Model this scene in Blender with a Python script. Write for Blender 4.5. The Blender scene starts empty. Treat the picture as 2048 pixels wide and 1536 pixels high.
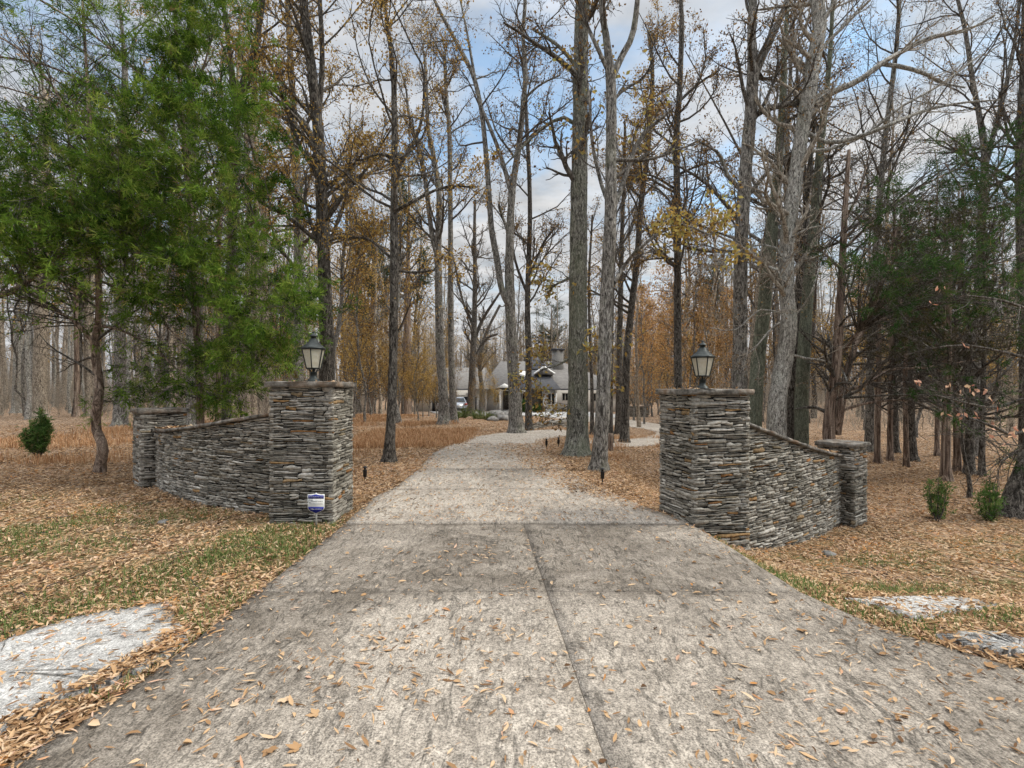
import bpy, math, random
import numpy as np

rng = np.random.default_rng(11)
random.seed(5)
R = math.radians
scene = bpy.context.scene
COL = scene.collection

# ------------------------------------------------------------------ picture <-> place
F, HX, HY, EYE = 1000.0, 1024.0, 780.0, 1.70      # focal length in photo pixels, principal column, horizon row, eye height


def sstep(a, b, x):
    t = np.clip((np.asarray(x, float) - a) / (b - a), 0, 1)
    return t * t * (3 - 2 * t)


_K = rng.normal(0, 1, (10, 2))
_KP = rng.uniform(0, 6.28, 10)


def lump(x, y, s):
    """smooth pseudo noise about -1..1 at wavelength s"""
    v = 0
    for (a, b), p in zip(_K, _KP):
        v = v + np.sin((a * x + b * y) * 2.6 / s + p)
    return v / 3.6


def ground(x, y):
    x = np.asarray(x, float)
    y = np.asarray(y, float)
    z = -0.85 * sstep(24, 58, y) * sstep(-24, -9, x) * (1 - sstep(22, 36, x))          # dip towards the house
    z = z - 0.60 * sstep(3.2, 6.0, y) * (1 - np.exp(-np.clip(x - 2.25, 0, None) / 0.85)) * (1 - sstep(26, 48, y))
    off = sstep(2.4, 4.5, np.abs(x)) * sstep(6, 14, y)
    z = z + 0.05 * lump(x, y, 5.0) * off
    return z


def P(px, py, Y):
    return np.array([(px - HX) / F * Y, Y, EYE + (HY - py) / F * Y])


def on_ground(px, py):
    """the ground point seen at photo pixel (px, py)"""
    lo, hi = 1.5, 200.0
    for _ in range(60):
        m = (lo + hi) / 2
        p = P(px, py, m)
        if p[2] > float(ground(p[0], p[1])):
            lo = m
        else:
            hi = m
    p = P(px, py, (lo + hi) / 2)
    p[2] = float(ground(p[0], p[1]))
    return p


def nrm(v):
    return v / np.maximum(np.linalg.norm(v, axis=-1, keepdims=True), 1e-9)


# ------------------------------------------------------------------ materials
def new_mat(name):
    m = bpy.data.materials.new(name)
    m.use_nodes = True
    nt = m.node_tree
    for n in list(nt.nodes):
        nt.nodes.remove(n)
    out = nt.nodes.new('ShaderNodeOutputMaterial')
    return m, nt, out


def N(nt, t, **kw):
    n = nt.nodes.new(t)
    for k, v in kw.items():
        if k in n.inputs.keys() if isinstance(k, str) else False:
            n.inputs[k].default_value = v
        else:
            setattr(n, k, v)
    return n


def ramp(nt, src, stops, interp='LINEAR'):
    r = nt.nodes.new('ShaderNodeValToRGB')
    r.color_ramp.interpolation = interp
    e = r.color_ramp.elements
    while len(e) < len(stops):
        e.new(0.5)
    for el, (p, c) in zip(e, stops):
        el.position = p
        el.color = tuple(c) + (1,) if len(c) == 3 else c
    nt.links.new(src, r.inputs[0])
    return r.outputs[0]


def val(v):
    return (v, v, v)


def noise(nt, vec, scale, detail=4, rough=0.55, dist=0.0):
    n = nt.nodes.new('ShaderNodeTexNoise')
    n.inputs['Scale'].default_value = scale
    n.inputs['Detail'].default_value = detail
    n.inputs['Roughness'].default_value = rough
    n.inputs['Distortion'].default_value = dist
    nt.links.new(vec, n.inputs['Vector'])
    return n.outputs['Fac']


def coords(nt, scale=(1, 1, 1), kind='Object', rot=(0, 0, 0)):
    t = nt.nodes.new('ShaderNodeTexCoord')
    m = nt.nodes.new('ShaderNodeMapping')
    m.inputs['Scale'].default_value = scale
    m.inputs['Rotation'].default_value = rot
    nt.links.new(t.outputs[kind], m.inputs['Vector'])
    return m.outputs[0]


def mix(nt, fac, a, b, mode='MIX'):
    n = nt.nodes.new('ShaderNodeMix')
    n.data_type = 'RGBA'
    n.blend_type = mode
    for sock, v in ((n.inputs[0], fac), (n.inputs[6], a), (n.inputs[7], b)):
        if hasattr(v, 'is_output'):
            nt.links.new(v, sock)
        elif isinstance(v, (int, float)):
            sock.default_value = v if sock == n.inputs[0] else (v, v, v, 1)
        else:
            sock.default_value = tuple(v) + (1,)
    return n.outputs[2]


def math_node(nt, op, a, b=None):
    n = nt.nodes.new('ShaderNodeMath')
    n.operation = op
    for sock, v in ((n.inputs[0], a), (n.inputs[1], b)):
        if v is None:
            continue
        if hasattr(v, 'is_output'):
            nt.links.new(v, sock)
        else:
            sock.default_value = v
    return n.outputs[0]


def attr(nt, name='rnd'):
    a = nt.nodes.new('ShaderNodeAttribute')
    a.attribute_name = name
    return a.outputs['Fac']


def finish(nt, out, col, rough=0.85, bump=None, bstr=0.5, bdist=0.02, metal=0.0, spec=0.3):
    b = nt.nodes.new('ShaderNodeBsdfPrincipled')
    if hasattr(col, 'is_output'):
        nt.links.new(col, b.inputs['Base Color'])
    else:
        b.inputs['Base Color'].default_value = tuple(col) + (1,)
    b.inputs['Roughness'].default_value = rough
    b.inputs['Metallic'].default_value = metal
    b.inputs['Specular IOR Level'].default_value = spec
    if bump is not None:
        n = nt.nodes.new('ShaderNodeBump')
        n.inputs['Strength'].default_value = bstr
        n.inputs['Distance'].default_value = bdist
        nt.links.new(bump, n.inputs['Height'])
        nt.links.new(n.outputs[0], b.inputs['Normal'])
    nt.links.new(b.outputs[0], out.inputs[0])
    return b


def mat_plain(name, c, rough=0.6, metal=0.0, var=0.25, scale=6.0, spec=0.4):
    m, nt, out = new_mat(name)
    v = coords(nt)
    f = noise(nt, v, scale, 5)
    c = np.array(c)
    col = ramp(nt, f, [(0.25, tuple(c * (1 - var))), (0.75, tuple(np.clip(c * (1 + var), 0, 1)))])
    finish(nt, out, col, rough, f, 0.15, 0.01, metal, spec)
    return m


def mat_bark(name, dark, mid, light, lichen=None, lich_amt=0.5, zs=0.27, sc=21.0):
    k_ = 1.75 if 'dark' in name else (1.5 if 'red' in name else (1.25 if 'far' not in name else 1.0))
    dark, mid, light = [tuple(min(c * k_, .75) for c in q) for q in (dark, mid, light)]
    m, nt, out = new_mat(name)
    v = coords(nt, (1, 1, zs))
    f = noise(nt, v, sc, 7, 0.68, 1.1)
    v2 = coords(nt, (1, 1, 0.6))
    g = noise(nt, v2, 2.2, 5, 0.6)
    col = ramp(nt, f, [(0.39, dark), (0.5, mid), (0.62, light)])
    if lichen is not None:
        k = ramp(nt, g, [(1 - lich_amt - 0.08, val(0)), (1 - lich_amt + 0.1, val(1))])
        col = mix(nt, math_node(nt, 'MULTIPLY', k, 0.42), col, lichen)
    fine = noise(nt, v2, 60, 3)
    col = mix(nt, 0.5, col, ramp(nt, fine, [(0.36, val(0.3)), (0.62, val(1.15))]), 'MULTIPLY')
    finish(nt, out, col, 0.92, f, 0.9, 0.035, 0, 0.15)
    return m


def mat_leaf(name, stops, trans=0.35, rough=0.6):
    m, nt, out = new_mat(name)
    a = attr(nt)
    col = ramp(nt, a, stops)
    d = nt.nodes.new('ShaderNodeBsdfDiffuse')
    t = nt.nodes.new('ShaderNodeBsdfTranslucent')
    nt.links.new(col, d.inputs[0])
    nt.links.new(col, t.inputs[0])
    mx = nt.nodes.new('ShaderNodeMixShader')
    mx.inputs[0].default_value = trans
    nt.links.new(d.outputs[0], mx.inputs[1])
    nt.links.new(t.outputs[0], mx.inputs[2])
    nt.links.new(mx.outputs[0], out.inputs[0])
    return m


MAT = {}
MAT['bark_grey'] = mat_bark('bark_grey', (.035, .031, .027), (.15, .137, .12), (.34, .32, .285), (.24, .255, .17), 0.38)
MAT['bark_oak'] = mat_bark('bark_oak', (.03, .028, .024), (.135, .128, .108), (.31, .30, .255), (.20, .215, .14), 0.5, 0.3, 23)
MAT['bark_dark'] = mat_bark('bark_dark', (.014, .012, .010), (.055, .048, .041), (.15, .135, .115), (.17, .18, .14), 0.3)
MAT['bark_pale'] = mat_bark('bark_pale', (.07, .064, .056), (.27, .255, .225), (.50, .48, .43), (.33, .34, .28), 0.4, 0.32, 23)
MAT['bark_moss'] = mat_bark('bark_moss', (.03, .03, .022), (.12, .12, .09), (.26, .27, .20), (.22, .245, .18), 0.6, .3, 20)
MAT['bark_red'] = mat_bark('bark_red', (.05, .034, .026), (.165, .12, .092), (.31, .245, .195), (.17, .16, .10), 0.25, 0.06, 15)
MAT['bark_far'] = mat_bark('bark_far', (.09, .07, .052), (.33, .275, .21), (.58, .50, .40), (.30, .30, .24), 0.3)
MAT['twig'] = mat_bark('twig', (.03, .026, .022), (.10, .088, .075), (.20, .18, .155), None)
MAT['twig_pale'] = mat_bark('twig_pale', (.11, .09, .07), (.30, .26, .21), (.50, .45, .37), None)
MAT['leaf_brown'] = mat_leaf('leaf_brown', [(0, (.10, .052, .022)), (.5, (.24, .14, .058)), (1, (.40, .26, .10))])
MAT['leaf_gold'] = mat_leaf('leaf_gold', [(0, (.22, .12, .035)), (.5, (.42, .26, .075)), (1, (.56, .40, .13))])
MAT['leaf_orange'] = mat_leaf('leaf_orange', [(0, (.28, .13, .045)), (.5, (.50, .27, .10)), (1, (.64, .42, .18))])
MAT['leaf_yellow'] = mat_leaf('leaf_yellow', [(0, (.34, .21, .06)), (.55, (.47, .34, .10)), (1, (.38, .36, .13))])
MAT['leaf_coral'] = mat_leaf('leaf_coral', [(0, (.50, .20, .12)), (.5, (.68, .38, .27)), (1, (.75, .52, .32))])
MAT['cedar_green'] = mat_leaf('cedar_green', [(0, (.022, .048, .012)), (.3, (.072, .142, .022)), (.62, (.18, .28, .042)), (.88, (.32, .37, .085)), (1, (.20, .15, .07))], 0.3)
MAT['cedar_dark'] = mat_leaf('cedar_dark', [(0, (.022, .048, .016)), (.5, (.052, .105, .03)), (.85, (.105, .16, .046)), (1, (.20, .15, .075))], 0.25)
MAT['cedar_olive'] = mat_leaf('cedar_olive', [(0, (.04, .042, .02)), (.5, (.10, .095, .045)), (1, (.19, .155, .08))], 0.25)
MAT['pine_green'] = mat_leaf('pine_green', [(0, (.025, .04, .02)), (.5, (.055, .075, .035)), (1, (.12, .11, .05))], 0.25)
MAT['litter_leaf'] = mat_leaf('litter_leaf', [(0, (.08, .044, .026)), (.2, (.20, .115, .062)), (.42, (.39, .235, .12)), (.65, (.54, .36, .205)), (.86, (.64, .475, .315)), (.93, (.56, .36, .26)), (1, (.47, .22, .075))], 0.15)
MAT['dry_grass'] = mat_leaf('dry_grass', [(0, (.27, .135, .065)), (.5, (.45, .26, .135)), (1, (.60, .41, .25))], 0.3)
MAT['green_grass'] = mat_leaf('green_grass', [(0, (.055, .095, .025)), (.45, (.115, .17, .05)), (.75, (.20, .23, .085)), (1, (.40, .35, .18))], 0.3)


def mat_stone():
    m, nt, out = new_mat('ledge_stone')
    a = attr(nt)
    v = coords(nt, (1, 1, 1))
    f = noise(nt, v, 22, 6, 0.65)
    col = ramp(nt, a, [(0, (.012, .011, .010)), (.07, (.12, .108, .09)), (.25, (.25, .226, .192)), (.45, (.365, .335, .288)), (.65, (.465, .43, .375)), (.82, (.56, .525, .47)),
                       (.88, (.28, .225, .15)), (.95, (.36, .225, .105)), (1, (.33, .155, .06))])
    col = mix(nt, 0.8, col, ramp(nt, f, [(.34, val(.4)), (.52, val(.95)), (.68, val(1.3))]), 'MULTIPLY')
    big = noise(nt, v, 1.6, 4, 0.6)
    col = mix(nt, 0.7, col, ramp(nt, big, [(.35, (.5, .5, .46)), (.6, val(1.0))]), 'MULTIPLY')
    finish(nt, out, col, 0.88, f, 0.7, 0.02, 0, 0.25)
    return m


MAT['stone'] = mat_stone()
MAT['stone_core'] = mat_plain('stone_core', (.02, .018, .016), 1.0, 0, .3)


def mat_cap():
    m, nt, out = new_mat('cap_flagstone')
    v = coords(nt)
    f = noise(nt, v, 9, 7, .68)
    col = ramp(nt, f, [(.32, (.03, .027, .023)), (.48, (.135, .122, .105)), (.60, (.25, .23, .20)), (.74, (.40, .38, .34))])
    g = noise(nt, coords(nt), 3.0, 4)
    col = mix(nt, ramp(nt, g, [(.5, val(0)), (.68, val(.6))]), col, (.21, .13, .075))
    finish(nt, out, col, .9, f, .9, .02, 0, .2)
    return m


MAT['cap'] = mat_cap()


def mat_concrete(name, light, dark, stain, streaky=.85):
    m, nt, out = new_mat(name)
    v = coords(nt)
    tone = attr(nt, 'tone')
    big = noise(nt, v, 0.55, 5, .62, .8)
    midn = noise(nt, v, 3.2, 6, .68, 1.2)
    grit = noise(nt, v, 95, 3, .7)
    speck = noise(nt, v, 38, 2, .6)
    s = math_node(nt, 'ADD', math_node(nt, 'MULTIPLY', big, 0.6), math_node(nt, 'MULTIPLY', midn, 0.55))
    s = math_node(nt, 'ADD', s, tone)
    col = ramp(nt, s, [(stain - .24, dark), (stain - .06, tuple(np.array(dark) * .55 + np.array(light) * .45)), (stain + .15, light)])
    # trowelled swirls: thin dark creases
    vw = coords(nt, (1.0, .62, 1), rot=(0, 0, .5))
    w = nt.nodes.new('ShaderNodeTexNoise')
    w.inputs['Scale'].default_value = 2.1
    w.inputs['Detail'].default_value = 3
    w.inputs['Distortion'].default_value = 2.6
    nt.links.new(vw, w.inputs['Vector'])
    c1 = math_node(nt, 'ABSOLUTE', math_node(nt, 'SUBTRACT', w.outputs['Fac'], .5))
    crease = ramp(nt, c1, [(0, val(0)), (.012, val(.55)), (.03, val(1))])
    vw2 = coords(nt, (1.6, .8, 1), rot=(0, 0, -.35))
    w2 = nt.nodes.new('ShaderNodeTexNoise')
    w2.inputs['Scale'].default_value = 3.4
    w2.inputs['Detail'].default_value = 4
    w2.inputs['Distortion'].default_value = 3.0
    nt.links.new(vw2, w2.inputs['Vector'])
    c2 = math_node(nt, 'ABSOLUTE', math_node(nt, 'SUBTRACT', w2.outputs['Fac'], .46))
    crease2 = ramp(nt, c2, [(0, val(.2)), (.02, val(.8)), (.045, val(1))])
    patch = ramp(nt, noise(nt, v, 1.7, 3), [(.50, val(0)), (.62, val(1))])
    crease = mix(nt, patch, val(1.0), crease)
    crease2 = mix(nt, ramp(nt, noise(nt, v, 2.6, 2), [(.46, val(0)), (.58, val(1))]), val(1.0), crease2)
    col = mix(nt, .5, col, crease, 'MULTIPLY')
    col = mix(nt, .28, col, crease2, 'MULTIPLY')
    col = mix(nt, .75, col, ramp(nt, grit, [(.34, val(.2)), (.5, val(.95)), (.66, val(1.55))]), 'MULTIPLY')
    col = mix(nt, .6, col, ramp(nt, speck, [(.3, val(.5)), (.5, val(1)), (.7, val(1.25))]), 'MULTIPLY')
    # trowel streaks: fine curved strokes, darker in their troughs
    sv = coords(nt, (1.0, .26, 1), rot=(0, 0, .62))
    st1 = noise(nt, sv, 17, 4, .6, 1.6)
    sv2 = coords(nt, (1.0, .30, 1), rot=(0, 0, -.55))
    st2 = noise(nt, sv2, 15, 4, .6, 1.6)
    swirl = ramp(nt, noise(nt, v, .8, 2, .5, 1.0), [(.44, val(0)), (.56, val(1))])
    streak = mix(nt, swirl, st1, st2)
    stc = ramp(nt, streak, [(.36, val(.42)), (.47, val(.92)), (.62, val(1.12))])
    col = mix(nt, streaky, col, stc, 'MULTIPLY')
    crease = mix(nt, .7, crease, stc, 'MULTIPLY')
    h = mix(nt, .5, mix(nt, .6, crease, crease2, 'MULTIPLY'), grit)
    finish(nt, out, col, .93, h, .75, .018, 0, .2)
    return m


MAT['concrete'] = mat_concrete('driveway_concrete', (.45, .395, .33), (.145, .122, .097), .66)
MAT['concrete_white'] = mat_concrete('apron_concrete', (.72, .70, .665), (.19, .18, .165), .61, .25)


def mat_litter():
    m, nt, out = new_mat('leaf_litter_ground')
    v = coords(nt)

    def layer(sc, rot):
        vv = coords(nt, (1, .45, 1), rot=(0, 0, rot))
        wob = nt.nodes.new('ShaderNodeTexVoronoi')
        wob.inputs['Scale'].default_value = sc
        nt.links.new(vv, wob.inputs['Vector'])
        s = nt.nodes.new('ShaderNodeSeparateColor')
        nt.links.new(wob.outputs['Color'], s.inputs[0])
        return s.outputs[0], wob.outputs['Distance'], s.outputs[1]
    stops = [(0, (.05, .03, .02)), (.2, (.16, .095, .055)), (.45, (.34, .22, .13)), (.7, (.52, .37, .24)), (.88, (.64, .50, .38)), (1, (.42, .21, .09))]
    a, da, ra = layer(22, .4)
    b, db, rb = layer(26, 1.9)
    ca, cb = ramp(nt, a, stops), ramp(nt, b, stops)
    pick = ramp(nt, rb, [(.49, val(0)), (.51, val(1))], 'CONSTANT')
    col = mix(nt, pick, ca, cb)
    d = mix(nt, pick, da, db)
    col = mix(nt, .7, col, ramp(nt, d, [(.15, val(1.1)), (.55, val(.55))]), 'MULTIPLY')
    big = noise(nt, v, .5, 5, .6)
    col = mix(nt, .55, col, ramp(nt, big, [(.3, val(.65)), (.65, val(1.2))]), 'MULTIPLY')
    green = math_node(nt, 'MULTIPLY', attr(nt, 'green'), ramp(nt, noise(nt, v, 2.2, 5, .65), [(.44, val(0)), (.6, val(1))]))
    gcol = ramp(nt, noise(nt, v, 70, 3), [(.3, (.05, .06, .02)), (.7, (.17, .17, .06))])
    col = mix(nt, math_node(nt, 'MULTIPLY', green, .8), col, gcol)
    inv = math_node(nt, 'SUBTRACT', 1.0, d)
    finish(nt, out, col, .95, inv, .9, .04, 0, .15)
    return m


MAT['litter'] = mat_litter()
MAT['iron'] = mat_plain('lantern_iron', (.035, .04, .038), .5, .6, .5, 14)
MAT['white_paint'] = mat_plain('white_paint', (.74, .72, .68), .5)
MAT['siding'] = mat_plain('house_siding', (.86, .835, .79), .7, 0, .1)
MAT['shingle'] = mat_plain('roof_shingle', (.175, .163, .15), .95, 0, .3, 3)
MAT['slate'] = mat_plain('roof_slate', (.072, .072, .078), .9, 0, .3, 3)
MAT['garage'] = mat_plain('garage_paint', (.030, .036, .048), .5)
MAT['dark_glass'] = mat_plain('window_glass', (.02, .024, .028), .12, 0, .2, 2, .6)
MAT['car_paint'] = mat_plain('car_paint', (.40, .43, .48), .28, .5, .05)
MAT['tyre'] = mat_plain('tyre_rubber', (.02, .02, .02), .9)
MAT['rim'] = mat_plain('wheel_alloy', (.5, .5, .5), .35, .8)
MAT['red_lamp'] = mat_plain('tail_lamp', (.35, .02, .02), .3)
MAT['sign_white'] = mat_plain('sign_white', (.66, .66, .63), .4, 0, .05)
MAT['sign_blue'] = mat_plain('sign_blue', (.010, .018, .24), .4, 0, .1)
MAT['sign_black'] = mat_plain('sign_ink', (.03, .03, .03), .5, 0, .1)
MAT['sign_stake'] = mat_plain('stake_metal', (.42, .41, .38), .5, .2, .2)
MAT['black_plastic'] = mat_plain('black_plastic', (.012, .012, .012), .5)
MAT['rock'] = mat_plain('field_rock', (.20, .19, .175), .9, 0, .5, 9)
MAT['bulb'] = mat_plain('frosted_bulb', (.75, .73, .66), .4, 0, .05)
MAT['shrub'] = mat_leaf('shrub_leaf', [(0, (.04, .08, .025)), (.55, (.10, .19, .05)), (.85, (.19, .27, .08)), (1, (.26, .20, .10))], .3)


def mat_glass():
    m, nt, out = new_mat('lantern_glass')
    v = coords(nt)
    f = noise(nt, v, 30, 4)
    b = nt.nodes.new('ShaderNodeBsdfPrincipled')
    nt.links.new(ramp(nt, f, [(.3, (.70, .66, .52)), (.7, (.82, .79, .68))]), b.inputs['Base Color'])
    b.inputs['Roughness'].default_value = .25
    t = nt.nodes.new('ShaderNodeBsdfTransparent')
    t.inputs[0].default_value = (.85, .83, .74, 1)
    mx = nt.nodes.new('ShaderNodeMixShader')
    mx.inputs[0].default_value = .5
    nt.links.new(t.outputs[0], mx.inputs[1])
    nt.links.new(b.outputs[0], mx.inputs[2])
    nt.links.new(mx.outputs[0], out.inputs[0])
    return m


MAT['lamp_glass'] = mat_glass()


# ------------------------------------------------------------------ objects
def tag(o, label=None, cat=None, group=None, kind=None):
    for k, v in (('label', label), ('category', cat), ('group', group), ('kind', kind)):
        if v:
            o[k] = v
    return o


def thing(name, loc, label=None, cat=None, group=None):
    o = bpy.data.objects.new(name, None)
    o.location = tuple(float(c) for c in loc)
    o.empty_display_size = 0.2
    COL.objects.link(o)
    return tag(o, label, cat, group)


class MB:
    """collects verts and faces and links them as ONE mesh object"""

    def __init__(self):
        self.V, self.Fq, self.Ft, self.A, self.n = [], [], [], [], 0
        self.poly = []

    def add(self, V, quads=None, tris=None, rnd=None):
        V = np.asarray(V, float).reshape(-1, 3)
        self.V.append(V)
        if quads is not None and len(quads):
            self.Fq.append(np.asarray(quads, np.int64) + self.n)
        if tris is not None and len(tris):
            self.Ft.append(np.asarray(tris, np.int64) + self.n)
        self.A.append(np.full(len(V), .5) if rnd is None else np.asarray(rnd, float).reshape(-1))
        self.n += len(V)
        return self

    def ngon(self, V, face, rnd=.5):
        V = np.asarray(V, float)
        self.V.append(V)
        self.A.append(np.full(len(V), rnd))
        self.poly.append(np.asarray(face) + self.n)
        self.n += len(V)

    def tubes(self, Pt, Rd, sides, cap=False, rnd=None, rough=0.0):
        """Pt (K,N,3), Rd (K,N): K tapered tubes"""
        K, n = Rd.shape
        if K == 0:
            return self
        T = nrm(np.gradient(Pt, axis=1))
        mt = nrm(T.mean(1))
        ref = np.where(np.abs(mt[:, 2:3]) > .8, np.array([[1., 0, 0]]), np.array([[0, 0, 1.]]))[:, None, :]
        A = nrm(np.cross(T, ref))
        B = np.cross(T, A)
        th = np.arange(sides) * 2 * math.pi / sides
        rr = np.broadcast_to(Rd[:, :, None], (K, n, sides))
        if rough:
            rr = rr * (1 + rough * rng.normal(0, 1, (K, n, sides)))
        V = Pt[:, :, None, :] + rr[..., None] * (np.cos(th)[None, None, :, None] * A[:, :, None, :] + np.sin(th)[None, None, :, None] * B[:, :, None, :])
        base = (np.arange(K) * n * sides)[:, None, None] + (np.arange(n - 1) * sides)[None, :, None]
        j = np.arange(sides)[None, None, :]
        j2 = (j + 1) % sides
        q = np.stack([base + j, base + j2, base + sides + j2, base + sides + j], -1).reshape(-1, 4)
        self.add(V, quads=q, rnd=None if rnd is None else np.repeat(rnd, n * sides))
        if cap:
            off = self.n - K * n * sides
            for k in range(K):
                self.poly.append(off + k * n * sides + (n - 1) * sides + np.arange(sides))
                self.poly.append(off + k * n * sides + np.arange(sides)[::-1])
        return self

    def box(self, x0, x1, y0, y1, z0, z1, rnd=.5, rot=0, at=(0, 0, 0)):
        V = np.array([[x, y, z] for z in (z0, z1) for x, y in ((x0, y0), (x1, y0), (x1, y1), (x0, y1))], float)
        if rot:
            c, s = math.cos(rot), math.sin(rot)
            V = np.stack([V[:, 0] * c - V[:, 1] * s, V[:, 0] * s + V[:, 1] * c, V[:, 2]], 1)
        V = V + np.array(at)
        q = [[3, 2, 1, 0], [4, 5, 6, 7], [0, 1, 5, 4], [1, 2, 6, 5], [2, 3, 7, 6], [3, 0, 4, 7]]
        return self.add(V, quads=q, rnd=np.full(8, rnd))

    def lathe(self, prof, sides, at=(0, 0, 0), phase=0.0):
        """prof: list of (r, z)"""
        n = len(prof)
        th = phase + np.arange(sides) * 2 * math.pi / sides
        V = np.array([[r * math.cos(t), r * math.sin(t), z] for r, z in prof for t in th]) + np.array(at)
        q = [[i * sides + j, i * sides + (j + 1) % sides, (i + 1) * sides + (j + 1) % sides, (i + 1) * sides + j] for i in range(n - 1) for j in range(sides)]
        self.add(V, quads=q)
        off = self.n - n * sides
        self.poly.append(off + np.arange(sides)[::-1])
        self.poly.append(off + (n - 1) * sides + np.arange(sides))
        return self

    def build(self, name, mat, parent=None, smooth=False, origin=None, extra=None):
        V = np.concatenate(self.V)
        A = np.concatenate(self.A)
        if origin is None and parent is not None:
            origin = np.array(parent.location)
            pp = parent.parent
            while pp is not None:
                origin = origin + np.array(pp.location)
                pp = pp.parent
        if origin is None:
            origin = np.zeros(3)
        me = bpy.data.meshes.new(name)
        fl = [f for f in self.Fq] + [f for f in self.Ft]
        loops = [f.ravel() for f in fl] + [p for p in self.poly]
        tot = [np.full(len(f), f.shape[1]) for f in fl] + [np.array([len(p)]) for p in self.poly]
        loops = np.concatenate(loops).astype(np.int32)
        tot = np.concatenate(tot)
        starts = np.concatenate([[0], np.cumsum(tot)[:-1]]).astype(np.int32)
        me.vertices.add(len(V))
        me.vertices.foreach_set('co', (V - origin).astype(np.float32).ravel())
        me.loops.add(len(loops))
        me.loops.foreach_set('vertex_index', loops)
        me.polygons.add(len(starts))
        me.polygons.foreach_set('loop_start', starts)
        if smooth:
            me.polygons.foreach_set('use_smooth', np.ones(len(starts), bool))
        me.update(calc_edges=True)
        at = me.attributes.new('rnd', 'FLOAT', 'POINT')
        at.data.foreach_set('value', A.astype(np.float32))
        for k, arr in (extra or {}).items():
            at = me.attributes.new(k, 'FLOAT', 'POINT')
            at.data.foreach_set('value', np.asarray(arr, np.float32))
        me.materials.append(MAT[mat] if isinstance(mat, str) else mat)
        o = bpy.data.objects.new(name, me)
        if parent is not None:
            o.parent = parent
        else:
            o.location = tuple(float(c) for c in origin)
        COL.objects.link(o)
        return o


def leaf_cards(mb, C, L, W, up_bias=0.0, rnd=None, curl=.25, flat=None, Nv=None):
    """C (K,3) leaf bases: each leaf is a folded five point blade of four faces"""
    K = len(C)
    if K == 0:
        return
    d = nrm(rng.normal(0, 1, (K, 3)) + np.array([0, 0, -up_bias]))
    if flat is not None:
        ang = rng.uniform(0, 6.283, K)
        d = np.stack([np.cos(ang), np.sin(ang), rng.normal(0, flat, K)], 1)
        d = nrm(d)
        up = nrm(np.stack([rng.normal(0, flat, K), rng.normal(0, flat, K), np.ones(K)], 1))
    else:
        up = nrm(rng.normal(0, 1, (K, 3)))
    s = nrm(np.cross(d, up))
    n = np.cross(s, d)
    L = np.broadcast_to(L, (K,))[:, None]
    W = np.broadcast_to(W, (K,))[:, None]
    cu = rng.uniform(-.3, 1, (K, 1)) * curl
    c0 = C
    c1 = C + d * L * .5 + n * L * cu * .0
    l1 = C + d * L * .45 + s * W * .5 + n * W * np.abs(cu) * 1.2
    r1 = C + d * L * .45 - s * W * .5 + n * W * np.abs(cu) * 1.2
    t1 = C + d * L + n * L * cu * .6
    V = np.stack([c0, l1, c1, r1, t1], 1)
    b = (np.arange(K) * 5)[:, None]
    tr = np.concatenate([b + np.array([[0, 2, 1]]), b + np.array([[0, 3, 2]]), b + np.array([[1, 2, 4]]), b + np.array([[2, 3, 4]])])
    if rnd is None:
        rnd = rng.uniform(0, 1, K)
    mb.add(V, tris=tr, rnd=np.repeat(rnd, 5))


def spray_cards(mb, C, D, size, fingers=6, width=.16, rnd=None):
    """feathery evergreen sprays: narrow pointed fingers fanning from C about direction D"""
    K = len(C)
    if K == 0:
        return
    D = nrm(D)
    if rnd is None:
        rnd = np.clip(rng.normal(.45, .22, K), 0, 1)
    size = np.broadcast_to(size, (K,))
    for f in range(fingers):
        dd = nrm(D + rng.normal(0, .62, (K, 3)))
        s = nrm(np.cross(dd, rng.normal(0, 1, (K, 3))))
        L = (size * rng.uniform(.55, 1.15, K))[:, None]
        o = C + D * (size * rng.uniform(-.2, .55, K))[:, None]
        w = L * width * .5
        V = np.stack([o - s * w * .35, o + dd * L * .55 + s * w, o + dd * L, o + dd * L * .5 - s * w], 1)
        b = (np.arange(K) * 4)[:, None]
        mb.add(V, quads=b + np.array([[0, 1, 2, 3]]), rnd=np.repeat(np.clip(rnd + rng.normal(0, .07, K), 0, 1), 4))


def catmull(pts, n):
    pts = np.asarray(pts, float)
    if len(pts) == 2:
        return pts[0] + np.linspace(0, 1, n)[:, None] * (pts[1] - pts[0])
    q = np.vstack([2 * pts[0] - pts[1], pts, 2 * pts[-1] - pts[-2]])
    seg = len(pts) - 1
    ln = np.concatenate([[0], np.cumsum(np.linalg.norm(np.diff(pts[:, :3], axis=0), axis=1))])
    u = np.linspace(0, ln[-1], n)
    out = []
    for x in u:
        i = min(int(np.searchsorted(ln, x, 'right')) - 1, seg - 1)
        t = (x - ln[i]) / max(ln[i + 1] - ln[i], 1e-9)
        a, b, c, d = q[i], q[i + 1], q[i + 2], q[i + 3]
        out.append(.5 * ((2 * b) + (-a + c) * t + (2 * a - 5 * b + 4 * c - d) * t * t + (-a + 3 * b - 3 * c + d) * t ** 3))
    return np.array(out)


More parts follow.
